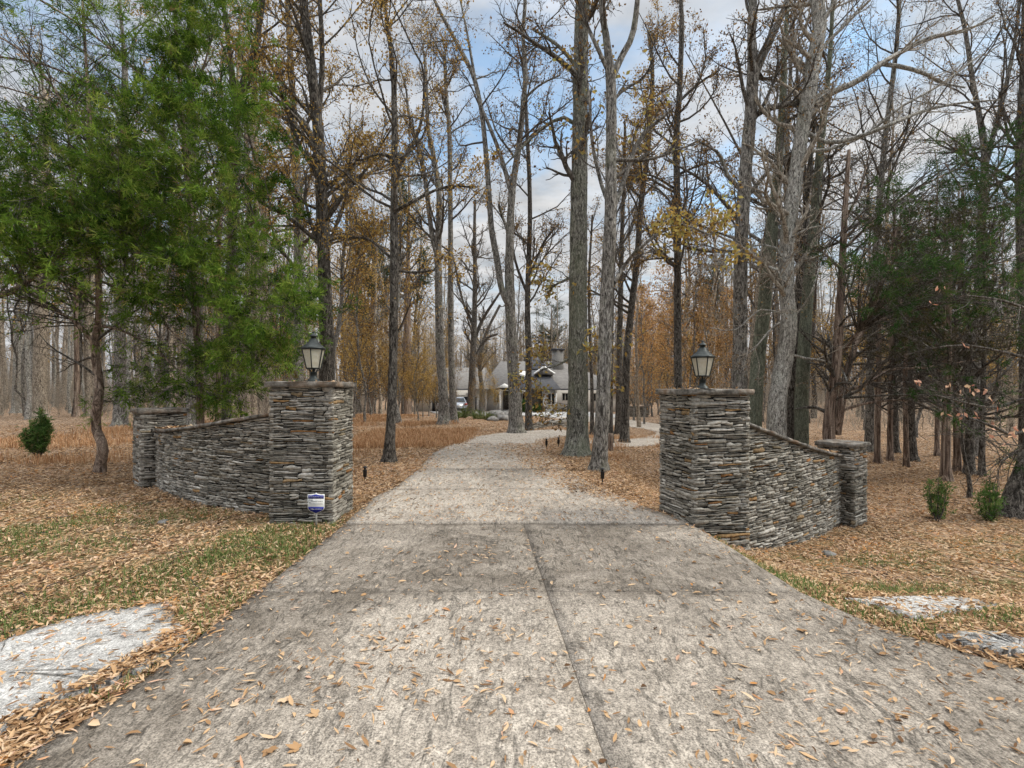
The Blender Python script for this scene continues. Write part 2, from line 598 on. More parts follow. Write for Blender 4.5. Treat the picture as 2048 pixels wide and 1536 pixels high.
def grow(Pp, Rp, Lp, n, t0, t1, lenf, ang, up, N2, wig, rf, rmin=.0025, asp=.28, taper=.3):
    """n children on each parent polyline; returns points, radii, lengths"""
    K, Nn, _ = Pp.shape
    idx = np.repeat(np.arange(K), n)
    M = len(idx)
    t = rng.uniform(t0, t1, M)
    p = t * (Nn - 1)
    i = np.clip(np.floor(p).astype(int), 0, Nn - 2)
    f = (p - i)[:, None]
    base = Pp[idx, i] * (1 - f) + Pp[idx, i + 1] * f
    tan = nrm(Pp[idx, i + 1] - Pp[idx, i])
    r = Rp[idx, i] * (1 - f[:, 0]) + Rp[idx, i + 1] * f[:, 0]
    rv = rng.normal(0, 1, (M, 3))
    perp = nrm(rv - (rv * tan).sum(1, keepdims=True) * tan)
    a = np.clip(rng.normal(ang, asp, M), .15, 2.2)[:, None]
    d = tan * np.cos(a) + perp * np.sin(a)
    ln = Lp[idx] * lenf * rng.uniform(.55, 1.25, M) * (1.12 - .55 * t)
    pts = [base]
    for k in range(1, N2):
        d = nrm(d + rng.normal(0, wig, (M, 3)) + np.array([0, 0, up]))
        pts.append(pts[-1] + d * (ln / (N2 - 1))[:, None])
    r0 = np.maximum(np.minimum(r * rf, r * .9), rmin)
    rad = r0[:, None] * np.linspace(1, taper, N2)[None, :]
    return np.stack(pts, 1), np.maximum(rad, rmin * .7), ln


def prune(tri, keep):
    return tri[0][keep], tri[1][keep], tri[2][keep]


# ================================================================== GROUND, DRIVEWAY
def drive_left(y):
    return np.interp(y, [-2, 1.5, 2.3, 3, 6.3, 7.7, 8.7, 10.6, 13, 15.5], [-3.2, -2.6, -2.24, -2.14, -2.10, -2.16, -2.0, -1.97, -2.1, -1.9])


def drive_right(y):
    return np.interp(y, [-2, 1.5, 2.2, 3.0, 3.54, 4.15, 5.15, 6.3, 7.0, 8.7, 10.6, 13, 15.5], [8, 5.6, 4.3, 3.09, 2.62, 2.40, 2.35, 2.24, 1.98, 1.45, 1.15, .9, 1.0])


def joint_x(y):
    return .2 + (5.48 - y) * .0705


xs = np.sinh(np.linspace(-4.6, 4.6, 261)) * 7.0
ys = -12 + (np.sinh(np.linspace(0, 4.4, 230)) / math.sinh(4.4)) * 420 + np.linspace(0, 30, 230)
GX, GY = np.meshgrid(xs, ys)
GZ = ground(GX, GY) - .004
mb = MB()
ny_, nx_ = GX.shape
i = np.arange(ny_ - 1)[:, None] * nx_ + np.arange(nx_ - 1)[None, :]
mb.add(np.stack([GX, GY, GZ], -1), quads=np.stack([i, i + 1, i + nx_ + 1, i + nx_], -1).reshape(-1, 4))
gm = np.clip(sstep(2.2, 3.2, GY) * (1 - sstep(6.2, 8.4, GY - .12 * np.abs(GX))), 0, 1) * sstep(1.9, 2.3, np.abs(GX))
o = mb.build('ground', 'litter', smooth=True, extra={'green': gm.ravel()})
tag(o, kind='structure')


def slab(mb, tones, y0, y1, fl, fr, nx, ny, tone, z=.016, gap=.0034, jl=0.0, jr=0.0, follow=False):
    yy = np.linspace(y0 + gap, y1 - gap, ny)
    L = np.array([fl(v) for v in yy]) + gap + jl * rng.normal(0, 1, ny)
    Rr = np.array([fr(v) for v in yy]) - gap + jr * rng.normal(0, 1, ny)
    u = np.linspace(0, 1, nx)
    X = L[:, None] * (1 - u) + Rr[:, None] * u
    Y = np.repeat(yy[:, None], nx, 1)
    Z = np.full_like(X, z) + .003 * lump(X, Y, 1.1)
    if follow:
        Z = Z + ground(X, Y)
    top = np.stack([X, Y, Z], -1)
    border = [(0, j) for j in range(nx)] + [(k, nx - 1) for k in range(1, ny)] + [(ny - 1, j) for j in range(nx - 2, -1, -1)] + [(k, 0) for k in range(ny - 2, 0, -1)]
    V = list(top.reshape(-1, 3))
    q = []
    for k in range(ny - 1):
        for j in range(nx - 1):
            a = k * nx + j
            q.append([a, a + 1, a + nx + 1, a + nx])
    b0 = len(V)
    for (k, j) in border:
        p = top[k, j].copy()
        p[2] -= .14
        V.append(p)
    nb = len(border)
    for m in range(nb):
        a = border[m][0] * nx + border[m][1]
        b = border[(m + 1) % nb][0] * nx + border[(m + 1) % nb][1]
        q.append([b, a, b0 + m, b0 + (m + 1) % nb])
    mb.add(V, quads=q)
    VV = np.array(V)
    tones.append(tone(VV[:, 0], VV[:, 1]))


mb, tones = MB(), []
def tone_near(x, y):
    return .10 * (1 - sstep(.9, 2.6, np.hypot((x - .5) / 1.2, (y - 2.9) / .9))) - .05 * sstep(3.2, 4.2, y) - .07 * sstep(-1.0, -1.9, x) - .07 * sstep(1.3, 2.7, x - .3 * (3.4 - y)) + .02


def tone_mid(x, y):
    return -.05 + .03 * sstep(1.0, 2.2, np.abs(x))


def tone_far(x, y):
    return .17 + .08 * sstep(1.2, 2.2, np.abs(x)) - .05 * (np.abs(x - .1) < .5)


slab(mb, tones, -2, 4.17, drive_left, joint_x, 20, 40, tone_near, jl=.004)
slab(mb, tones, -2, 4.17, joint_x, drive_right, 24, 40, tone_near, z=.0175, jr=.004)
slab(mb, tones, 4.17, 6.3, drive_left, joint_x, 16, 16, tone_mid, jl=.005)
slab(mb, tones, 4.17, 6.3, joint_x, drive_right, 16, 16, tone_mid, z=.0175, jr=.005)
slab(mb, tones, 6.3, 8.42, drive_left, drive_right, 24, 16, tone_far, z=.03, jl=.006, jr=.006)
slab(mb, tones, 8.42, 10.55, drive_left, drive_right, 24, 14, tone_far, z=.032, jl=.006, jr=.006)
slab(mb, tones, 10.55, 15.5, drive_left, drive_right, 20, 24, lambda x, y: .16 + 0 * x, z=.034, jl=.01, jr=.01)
# the drive bends behind the big oaks, loops and comes back to the court before the house
cl = catmull(np.array([(-.45, 15.5), (-.15, 17.6), (1.4, 19.6), (4.2, 21.0), (7.2, 23.2), (9.3, 27), (9.2, 32), (7.0, 37), (4.8, 41)]), 60)
wd = np.interp(np.linspace(0, 1, 60), [0, .2, .5, 1], [2.9, 2.6, 2.9, 4.5]) / 2
tg = nrm(np.gradient(cl, axis=0))
nv = np.stack([-tg[:, 1], tg[:, 0]], 1)
nxr = 7
u = np.linspace(1, -1, nxr)
X = cl[:, None, :] + nv[:, None, :] * (u[None, :] * wd[:, None])[..., None]
Z = np.maximum(ground(X[..., 0], X[..., 1]), -9) + np.interp(np.linspace(0, 1, 60), [0, .12, 1], [.035, .06, .06])[:, None] - .05 * (np.abs(u)[None, :] > .9)
i = np.arange(59)[:, None] * nxr + np.arange(nxr - 1)[None, :]
mb.add(np.concatenate([X, Z[..., None]], -1), quads=np.stack([i, i + nxr, i + nxr + 1, i + 1][::-1], -1).reshape(-1, 4))
tones.append(np.full(60 * nxr, .26))
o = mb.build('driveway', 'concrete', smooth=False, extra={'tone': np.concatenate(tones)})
tag(o, kind='structure')

# paved court before the house
mb = MB()
cx = np.linspace(-9.5, 9.0, 26)
cy = np.linspace(40, 57.2, 20)
CX, CY = np.meshgrid(cx, cy)
CXs = CX * np.interp(CY, [40, 44, 57.2], [.55, .85, 1.0]) + np.interp(CY, [40, 57], [3.2, 0])
i = np.arange(19)[:, None] * 26 + np.arange(25)[None, :]
mb.add(np.stack([CXs, CY, ground(CXs, CY) + .05], -1), quads=np.stack([i, i + 1, i + 27, i + 26], -1).reshape(-1, 4))
o = mb.build('forecourt', 'concrete_white', extra={'tone': np.full(520, -.02)})
tag(o, kind='structure')


def patch_slab(name, pix, mat, tone, h=.03):
    pts = np.array([on_ground(a, b) for a, b in pix])
    pp = catmull(np.vstack([pts, pts[:1]]), 150)[:-1]
    pp[:, :2] += rng.normal(0, .013, (len(pp), 2))
    cm = pp[:, :2].mean(0)
    ang = np.arctan2(pp[:, 1] - cm[1], pp[:, 0] - cm[0])
    wob = 1 + .030 * np.sin(5 * ang + 1) + .022 * np.sin(11 * ang + 2.2) + .016 * np.sin(23 * ang)
    pp[:, :2] = cm + (pp[:, :2] - cm) * wob[:, None]
    pp[:, 2] = ground(pp[:, 0], pp[:, 1])
    n = len(pp)
    c = pp.mean(0)
    rings = [1.0, .985, .75, .5, .25]
    hs = [-.05, h, h + .008, h + .004, h]
    V, q = [], []
    for s, hh in zip(rings, hs):
        r = c + (pp - c) * s
        r[:, 2] = ground(r[:, 0], r[:, 1]) + hh
        V.append(r)
    cc = c.copy()
    cc[2] = float(ground(c[0], c[1])) + h
    V = np.vstack(V + [cc[None]])
    for k in range(len(rings) - 1):
        for j in range(n):
            q.append([k * n + j, k * n + (j + 1) % n, (k + 1) * n + (j + 1) % n, (k + 1) * n + j])
    t = [[(len(rings) - 1) * n + j, (len(rings) - 1) * n + (j + 1) % n, len(V) - 1] for j in range(n)]
    mb = MB().add(V, quads=q, tris=t)
    o = mb.build(name, mat, smooth=False, extra={'tone': np.full(len(V), tone)})
    tag(o, kind='structure')
    return pp


APL = patch_slab('culvert_apron', [(60, 1268), (150, 1243), (250, 1224), (330, 1216), (376, 1262), (360, 1300), (280, 1345), (180, 1390), (60, 1445), (-80, 1500), (-420, 1550), (-520, 1400), (-100, 1330)], 'concrete_white', -.01, h=.034)
APR = patch_slab('culvert_apron', [(1684, 1203), (1760, 1200), (1880, 1196), (1960, 1206), (1990, 1217), (1900, 1231), (1840, 1240), (1760, 1221)], 'concrete_white', .06)
APR2 = patch_slab('culvert_apron', [(1880, 1279), (1950, 1268), (2060, 1286), (2200, 1325), (2200, 1350), (2060, 1316), (1960, 1302)], 'concrete_white', -.05)


# ================================================================== DRY LAID STONE
def stone_face(mb, pos, nor, U, zb, zt, hmin=.013, hmax=.040, lmin=.10, lmax=.46, prot=.022, u_ext=.012):
    """ledge stones on a face: pos(u) -> (K,2), nor(u) -> (K,2), zb(u), zt(u)"""
    uu = np.linspace(0, U, 40)
    z = float(np.min(zb(uu))) - .04
    ztop = float(np.max(zt(uu)))
    rows = []
    sc = hmax / .040
    while z < ztop:                                            # bands of ledges, each block split into one to three stones of its own heights
        hb = rng.uniform(.036, .092) * sc
        u = -u_ext * rng.uniform(.2, 1)
        while u < U + u_ext - .02:
            L = (lmin + (lmax - lmin) * rng.beta(1.3, 2.0)) * 1.25
            u1 = min(u + L, U + u_ext * rng.uniform(.2, 1))
            if U + u_ext - u1 < .06:
                u1 = U + u_ext * rng.uniform(.3, 1.1)
            m = max(1, int(round(hb / sc / rng.uniform(.019, .043))))
            cut = np.cumsum(np.concatenate([[0], rng.dirichlet(np.full(m, 7.0))])) if m > 1 else np.array([0, 1.0])
            dz = rng.normal(0, .0035) * sc
            for a_, b_ in zip(cut[:-1], cut[1:]):
                za, zb_ = z + dz + hb * a_, z + dz + hb * b_
                if (u1 - u) > .24 and rng.random() < .45:      # staggered joint inside the block
                    s_ = u + (u1 - u) * rng.uniform(.3, .7)
                    rows += [(u, s_, za, zb_), (s_, u1, za, zb_)]
                else:
                    rows.append((u, u1, za, zb_))
            u = u1
        z += hb
    r = np.array(rows)
    uc = np.clip((r[:, 0] + r[:, 1]) / 2, 0, U)
    keep = (r[:, 3] > zb(uc) - .05) & (r[:, 2] < zt(uc) - .008)
    r = r[keep]
    K = len(r)
    nu, nv = 5, 3
    fu, fv = np.linspace(0, 1, nu), np.linspace(0, 1, nv)
    g = rng.uniform(.0018, .0068, (K, 1, 1))
    tilt = rng.normal(0, .0045, (K, 1, 1))
    u0, u1, z0, z1 = [r[:, k][:, None, None] for k in range(4)]
    Uq = u0 + g + (u1 - u0 - 2 * g) * fu[None, None, :] + rng.normal(0, .004, (K, nv, nu))
    jz = rng.normal(0, 1, (K, nv, nu)) * np.minimum((z1 - z0) * .13, .006)
    Zq = z0 + g * .8 + (z1 - z0 - 1.6 * g) * fv[None, :, None] + jz + tilt * (fu[None, None, :] - .5) * 2
    uclip = np.clip(Uq, 0, U)
    Zq = np.minimum(Zq, zt(uclip.ravel()).reshape(Uq.shape) - .004)
    pr = rng.uniform(0, prot, (K, 1, 1)) + rng.normal(0, .0028, (K, nv, nu))
    edge = np.zeros((nv, nu))
    edge[0] = edge[-1] = .008
    edge[:, 0] += .006
    edge[:, -1] += .006
    D = pr - edge[None]
    def put(u, z, d):
        uc = u.ravel()
        p = pos(uc)
        n = nor(uc)
        return np.concatenate([p + n * d.ravel()[:, None], z.ravel()[:, None]], 1).reshape(u.shape + (3,))
    front = put(Uq, Zq, D).reshape(K, nv * nu, 3)
    bi = [k for k in range(nu)] + [nu * a + nu - 1 for a in range(1, nv)] + [nu * (nv - 1) + k for k in range(nu - 2, -1, -1)] + [nu * a for a in range(nv - 2, 0, -1)]
    nb = len(bi)
    back = put(Uq.reshape(K, -1)[:, bi], Zq.reshape(K, -1)[:, bi], np.full((K, nb), -.05))
    V = np.concatenate([front, back], 1)
    fq = [[a * nu + b, a * nu + b + 1, (a + 1) * nu + b + 1, (a + 1) * nu + b] for a in range(nv - 1) for b in range(nu - 1)]
    fq += [[bi[(m + 1) % nb], bi[m], nu * nv + m, nu * nv + (m + 1) % nb] for m in range(nb)]
    fq = np.array(fq)
    stride = nu * nv + nb
    q = (np.arange(K) * stride)[:, None, None] + fq[None]
    rn = np.clip(rng.beta(1.9, 2.0, K) * .86, .09, 1)
    warm = rng.random(K) < .06
    rn[warm] = rng.uniform(.86, 1, warm.sum())
    mb.add(V, quads=q.reshape(-1, 4), rnd=np.repeat(rn, stride))


def pillar_mesh(c0, e1, e2, w1, w2, zb, zt):
    """square pier: c0 the front corner, e1 / e2 unit edge directions"""
    c0, e1, e2 = np.array(c0, float), np.array(e1, float), np.array(e2, float)
    mb = MB()
    ins = .012
    a = c0 + e1 * ins + e2 * ins
    cs = [a, a + e1 * (w1 - 2 * ins), a + e1 * (w1 - 2 * ins) + e2 * (w2 - 2 * ins), a + e2 * (w2 - 2 * ins)]
    V = [[*p, zb] for p in cs] + [[*p, zt - .01] for p in cs]
    mb.add(V, quads=[[4, 5, 6, 7], [0, 1, 5, 4], [1, 2, 6, 5], [2, 3, 7, 6], [3, 0, 4, 7]], rnd=np.zeros(8))  # core coloured near black: shadow between the unmortared stones put into its colour
    cor = [c0, c0 + e1 * w1, c0 + e1 * w1 + e2 * w2, c0 + e2 * w2]
    mid = c0 + e1 * w1 / 2 + e2 * w2 / 2
    for k in range(4):
        p, q = cor[k], cor[(k + 1) % 4]
        L = float(np.linalg.norm(q - p))
        d = (q - p) / L
        n = np.array([d[1], -d[0]])
        if np.dot(n, (p + q) / 2 - mid) < 0:
            n = -n
        stone_face(mb, lambda u, p=p, d=d: p + d * np.asarray(u)[:, None], lambda u, n=n: np.repeat(n[None], len(u), 0), L,
                   lambda u: np.full(np.shape(u), zb), lambda u: np.full(np.shape(u), zt))
    return mb, cor


def cap_mesh(cor, z, th, over):
    cor = np.array(cor)
    mid = cor.mean(0)
    ring = []
    for k in range(4):
        p, q = cor[k], cor[(k + 1) % 4]
        for t in np.linspace(0, 1, 9)[:-1]:
            ring.append(p * (1 - t) + q * t)
    ring = np.array(ring)
    off = nrm(ring - mid) * over * 1.25
    mb = MB()
    rows = []
    zz = [0, .003, th * .5, th * .93, th]
    oo = [.8, .97, 1.0, .97, .86]
    for h, s in zip(zz, oo):
        r = ring + off * s + rng.normal(0, .007, ring.shape)
        rows.append(np.column_stack([r, z + h + rng.normal(0, .003, len(r))]))
    for s in (.6, .25):
        r = mid + (ring + off * .75 - mid) * s
        rows.append(np.column_stack([r, z + th + .004 + rng.normal(0, .004, len(r))]))
    n = len(ring)
    q = [[k * n + j, k * n + (j + 1) % n, (k + 1) * n + (j + 1) % n, (k + 1) * n + j] for k in range(len(rows) - 1) for j in range(n)]
    V = np.vstack(rows)
    mb.add(V, quads=q)
    mb.poly.append(np.arange(n)[::-1])
    mb.poly.append(np.arange((len(rows) - 1) * n, len(rows) * n))
    return mb


def wing_wall(S, C, E, thick, zb, ztf, side):
    """curved wall following a quadratic curve; side = +1 / -1 puts the front normal"""
    S, C, E = [np.array(p, float) for p in (S, C, E)]
    t = np.linspace(0, 1, 80)[:, None]
    pts = (1 - t) ** 2 * S + 2 * t * (1 - t) * C + t * t * E
    ln = np.concatenate([[0], np.cumsum(np.linalg.norm(np.diff(pts, axis=0), axis=1))])
    tan = nrm(np.gradient(pts, axis=0))
    nn = np.stack([tan[:, 1], -tan[:, 0]], 1) * side
    U = ln[-1]
    ip = lambda u, A: np.stack([np.interp(u, ln, A[:, 0]), np.interp(u, ln, A[:, 1])], 1)
    pos = lambda u: ip(u, pts)
    nor = lambda u: nrm(ip(u, nn))
    posb = lambda u: pos(u) - nor(u) * thick
    norb = lambda u: -nor(u)
    zt = lambda u: ztf(np.asarray(u) / U)
    mb = MB()
    uu = np.linspace(0, U, 40)
    f, b = pos(uu) - nor(uu) * .014, pos(uu) - nor(uu) * (thick - .014)
    V = np.vstack([np.column_stack([f, np.full(40, zb)]), np.column_stack([f, zt(uu) - .012]), np.column_stack([b, zt(uu) - .012]), np.column_stack([b, np.full(40, zb)])])
    q = []
    for k in range(39):
        for r in range(3):
            q.append([r * 40 + k, r * 40 + k + 1, (r + 1) * 40 + k + 1, (r + 1) * 40 + k])
    mb.add(V, quads=q, rnd=np.zeros(len(V)))  # wall core near black too, painting the joint shadow behind the stones
    zbf = lambda u: ground(pos(u)[:, 0], pos(u)[:, 1]) - .08
    stone_face(mb, pos, nor, U, zbf, zt, lmax=.34)
    stone_face(mb, posb, norb, U, zbf, zt, lmax=.34)
    cop = MB()
    u = 0.0
    while u < U - .02:
        L = min(rng.uniform(.28, .55), U - u)
        if U - u - L < .12:
            L = U - u
        us = np.linspace(u + .003, u + L - .003, 6)
        lift = rng.uniform(0, .006)
        rows = []
        for (dn, dz) in ((.045, 0), (.052, .02), (.047, .046), (-thick / 2, .052), (-thick - .047, .046), (-thick - .052, .02), (-thick - .045, 0)):
            p = pos(us) + nor(us) * (dn + rng.normal(0, .006, 6))[:, None]
            rows.append(np.column_stack([p, zt(us) + dz + lift + rng.normal(0, .003, 6)]))
        V = np.vstack(rows)
        q = [[r * 6 + k, r * 6 + k + 1, (r + 1) * 6 + k + 1, (r + 1) * 6 + k] for r in range(6) for k in range(5)] + [[36 + k, 36 + k + 1, k + 1, k] for k in range(5)]
        cop.add(V, quads=q)
        for c in (0, 5):
            cop.poly.append(cop.n - 42 + np.arange(7) * 6 + c)
        u += L
    return mb, cop, pos, nor, zt, U


def gateway(name, label, c0, e1, e2, w, zb, zt, capt, wall, end):
    t = thing(name, (c0[0], c0[1], float(ground(c0[0], c0[1]))), label, 'stone wall', 'stone entrance walls of the drive')
    mbp, cor = pillar_mesh(c0, e1, e2, w, w, zb, zt)
    p = mbp.build('gate_pillar', 'stone', t)
    cap_mesh(cor, zt - .003, capt, .05).build('cap_stone', 'cap', p)
    S, C, E, th, zbw, ztf, side = wall
    m, cop, *rest = wing_wall(S, C, E, th, zbw, ztf, side)
    wv = m.build('wing_wall', 'stone', t)
    cop.build('coping', 'cap', wv)
    mbe, core = pillar_mesh(*end[:7])
    e = mbe.build('end_pillar', 'stone', t)
    cap_mesh(core, end[6] - .003, end[7], .045).build('cap_stone', 'cap', e)
    return cor, rest


ZL = lambda s: .965 + .415 * np.clip(1 - np.asarray(s), 0, 1) ** 1.45
ZR = lambda s: .575 + .67 * np.clip(1 - np.asarray(s), 0, 1) ** 1.35
corL, wallL = gateway('stone_gate_wall', 'dark grey ledge stone gate wall and pillar behind the small blue sign, shaded by a cedar',
                      (-3.09, 6.38), (1, 0), (0, 1), .80, -.12, 1.742, .068,
                      ((-3.06, 6.70), (-4.80, 7.24), (-6.25, 8.78), .36, -.2, ZL, -1),
                      ((-6.41, 8.63), (.697, .717), (-.717, .697), .68, .68, -.15, 1.30, .07))
corR, wallR = gateway('stone_gate_wall', 'pale grey ledge stone gate wall sweeping down to a low end pillar, no sign before it',
                      (2.264, 6.22), (.9701, .2425), (-.2425, .9701), .80, -.75, 1.645, .068,
                      ((3.01, 6.47), (4.25, 7.2), (5.60, 8.50), .36, -.85, ZR, 1),
                      ((5.68, 8.3), (.8, .6), (-.6, .8), .56, .56, -.85, .742, .068))


# ================================================================== LANTERNS
def lantern(px, py, z, s, label):
    t = thing('pillar_lantern', (px, py, z), label, 'lantern', 'lanterns on the gate pillars')
    at = np.array([px, py, z])
    ph = math.pi / 6 + .12
    hexa = lambda prof, sides=6: MB().lathe([(r * s, h * s) for r, h in prof], sides, at, ph)
    hexa([(.088, 0), (.088, .018), (.07, .026), (.066, .045), (.046, .056), (.043, .115), (.05, .12), (.05, .128), (.02, .132)], 12).build('base', 'iron', t, False)
    m = MB()
    th = ph + np.arange(6) * math.pi / 3
    for a in th[::1]:
        pts = np.array([[r * math.cos(a), r * math.sin(a), h] for r, h in ((.018, .128), (.045, .14), (.052, .158), (.072, .165), (.09, .185))]) * s + at
        m.tubes(pts[None], np.full((1, 5), .0055 * s), 5)
    m.lathe([(.015 * s, .125 * s), (.015 * s, .185 * s)], 8, at)
    m.build('bracket', 'iron', t)
    m = MB()
    for a in th:
        pts = np.array([[.094 * math.cos(a), .094 * math.sin(a), .183], [.152 * math.cos(a), .152 * math.sin(a), .445]]) * s + at
        m.tubes(pts[None], np.full((1, 2), .0075 * s), 6)
    m.lathe([(.1 * s, .178 * s), (.1 * s, .192 * s), (.085 * s, .192 * s), (.085 * s, .178 * s)], 6, at, ph)
    m.lathe([(.158 * s, .436 * s), (.158 * s, .448 * s), (.14 * s, .448 * s), (.14 * s, .436 * s)], 6, at, ph)
    m.build('frame', 'iron', t)
    m = MB()
    for k in range(6):
        a, b = th[k], th[(k + 1) % 6]
        V = np.array([[.09 * math.cos(a), .09 * math.sin(a), .192], [.09 * math.cos(b), .09 * math.sin(b), .192], [.146 * math.cos(b), .146 * math.sin(b), .437], [.146 * math.cos(a), .146 * math.sin(a), .437]]) * s + at
        m.add(V, quads=[[0, 1, 2, 3]])
    m.build('glass', 'lamp_glass', t)
    m = MB()
    for k in range(3):
        a = k * 2.1
        m.lathe([(.012 * s, .19 * s), (.012 * s, .26 * s), (.015 * s, .27 * s), (.017 * s, .29 * s), (.004 * s, .325 * s)], 8, at + np.array([math.cos(a), math.sin(a), 0]) * .03 * s)
    m.build('bulb', 'bulb', t)
    hexa([(.155, .448), (.168, .446), (.166, .462), (.138, .478), (.128, .492), (.096, .515), (.07, .545), (.054, .575), (.042, .592), (.036, .6)]).build('roof', 'iron', t)
    hexa([(.036, .6), (.036, .612), (.058, .616), (.056, .624), (.03, .65), (.012, .662), (.016, .668), (.012, .68), (.003, .688)], 12).build('finial', 'iron', t)


lantern(-2.69, 6.78, 1.742 + .066, 1.0, 'black iron lantern on the pillar behind the blue sign')
lantern(2.555, 6.705, 1.645 + .066, .95, 'black iron lantern on the pale pillar without a sign')

# ================================================================== YARD SIGN
sx, sy = -2.425, 6.19
t = thing('yard_sign', (sx, sy, 0), 'small blue and white shield shaped security sign on a stake before a pillar', 'sign')
W, H, zb = .207, .262, .168
out = [(-.5, .93), (-.3, .92), (-.1, .945), (-.035, .965), (0, 1.0), (.035, .965), (.1, .945), (.3, .92), (.5, .93), (.5, .30), (.47, .21), (.38, .14), (.2, .07), (0, 0), (-.2, .07), (-.38, .14), (-.47, .21), (-.5, .30)]


def shield(pts, y, thk, mat, name, par):
    m = MB()
    n = len(pts)
    V = [(sx + a * W, y, zb + b * H) for a, b in pts] + [(sx + a * W, y + thk, zb + b * H) for a, b in pts]
    m.add(V, quads=[[k, n + k, n + (k + 1) % n, (k + 1) % n] for k in range(n)])
    m.poly.append(np.arange(n))
    m.poly.append(np.arange(n, 2 * n)[::-1])
    return m.build(name, mat, par)


board = shield(out, sy - .003, .006, 'sign_white', 'board', t)
ins = lambda p: (p[0] * .93, (p[1] - .5) * .93 + .5)
shield([(-.465, .86 + .02), (-.28, .875), (-.09, .90), (0, .93), (.09, .90), (.28, .875), (.465, .88), (.465, .715), (-.465, .715)], sy - .0055, .002, 'sign_blue', 'top_band', board)
shield([(-.47, .325), (.47, .325), (.435, .215), (.36, .16), (.19, .095), (0, .03), (-.19, .095), (-.36, .16), (-.435, .215)], sy - .0055, .002, 'sign_blue', 'bottom_band', board)
MB().box(sx - .010, sx + .010, sy + .0035, sy + .012, -.12, zb + H * .75).build('stake', 'sign_stake', t)


def text(body, x, z, size, mat, par, wmax):
    cu = bpy.data.curves.new('lettering', 'FONT')
    cu.body = body
    cu.align_x = 'CENTER'
    cu.align_y = 'CENTER'
    cu.size = size
    cu.extrude = .0004
    cu.resolution_u = 2
    cu.materials.append(MAT[mat])
    o = bpy.data.objects.new('lettering', cu)
    COL.objects.link(o)
    bpy.context.view_layer.update()
    w = max(o.dimensions[0], 1e-4)
    me = bpy.data.meshes.new_from_object(o.evaluated_get(bpy.context.evaluated_depsgraph_get()))
    bpy.data.objects.remove(o)
    bpy.data.curves.remove(cu)
    o = bpy.data.objects.new('lettering', me)
    COL.objects.link(o)
    o.scale = (wmax / w, 1, 1)
    o.rotation_euler = (R(90), 0, 0)
    o.parent = par
    o.location = (x - sx, -.0062, z)
    return o


text('24 HOUR PROTECTION', sx, zb + .80 * H, .017, 'sign_white', board, W * .82)
text('Monitronics', sx + .012, zb + .60 * H, .030, 'sign_black', board, W * .68)
text('Monitored Security Systems', sx, zb + .475 * H, .016, 'sign_black', board, W * .82)
text('1-866-664-8766', sx, zb + .225 * H, .019, 'sign_white', board, W * .70)
m = MB()
a = np.linspace(.5, 5.6, 14)
m.tubes(np.stack([sx - .077 + .012 * np.cos(a) * 1.2, np.full(14, sy - .0048), zb + .60 * H + .016 * np.sin(a)], 1)[None], np.full((1, 14), .0016), 5)
m.tubes(np.array([[[sx - .092, sy - .0048, zb + .53 * H], [sx - .066, sy - .0048, zb + .56 * H]]]), np.full((1, 2), .0014), 5)
m.build('emblem', 'sign_black', board)


# ================================================================== SMALL GROUND THINGS
def path_light(px, py, label):
    b = on_ground(px, py)
    t = thing('path_light', b, label, 'path light', 'low path lights along the drive')
    m = MB()
    m.lathe([(.012, -.06), (.012, .10)], 8, b)
    m.build('stake', 'black_plastic', t)
    m = MB()
    m.lathe([(.03, .08), (.034, .1), (.038, .20), (.042, .21), (.02, .215)], 12, b)
    m.build('lamp_head', 'black_plastic', t)
    m = MB()
    m.lathe([(.02, .214), (.022, .25), (.045, .252), (.04, .262), (.01, .28)], 12, b)
    m.build('cap', 'black_plastic', t)


path_light(730, 962, 'small black path light in the leaves beside the sign pillar')
path_light(1205, 966, 'small black path light in the leaves beside the paler pillar')
path_light(1093, 896, 'tiny black path light by the bend of the drive, by itself')
path_light(1117, 893, 'tiny black path light at the foot of the thickest oak')


def rock(name, px, py, size, label, cat='rock', mat='rock', flat=.6, group=None):
    b = on_ground(px, py)
    m = MB()
    n, k = 14, 8
    V = []
    ph = rng.uniform(0, 6, 6)
    for i in range(k + 1):
        for j in range(n):
            a, e = j * 2 * math.pi / n, -math.pi / 2 + math.pi * i / k
            d = np.array([math.cos(a) * math.cos(e), math.sin(a) * math.cos(e), math.sin(e) * flat])
            r = size * (1 + .22 * math.sin(3 * a + ph[0]) * math.cos(2 * e + ph[1]) + .16 * math.sin(5 * a + ph[2] + 3 * e)) * (1 + rng.normal(0, .04))
            V.append(b + d * r + np.array([0, 0, size * flat * .45]))
    q = [[i * n + j, i * n + (j + 1) % n, (i + 1) * n + (j + 1) % n, (i + 1) * n + j] for i in range(k) for j in range(n)]
    m.add(V, quads=q)
    o = m.build(name, mat, None, False, origin=b)
    return tag(o, label, cat, group)


rock('rock', 1657, 1112, .075, 'knobbly grey stone lying in the leaves before the pale wing wall')
rock('rock', 326, 1048, .06, 'small grey stone half buried in leaves before the dark wing wall')
for (a, b, s, lab) in ((995, 836, .55, 'biggest grey boulder of the rock pile before the house'), (1007, 841, .36, 'low rounded boulder at the near edge of the rock pile'), (1012, 832, .42, 'boulder of the rock pile lying closest to the forked tree'), (985, 842, .28, 'smallest boulder of the rock pile, closest to the green clumps')):
    rock('boulder', a, b, s, lab, 'boulder', group='rock pile before the house')

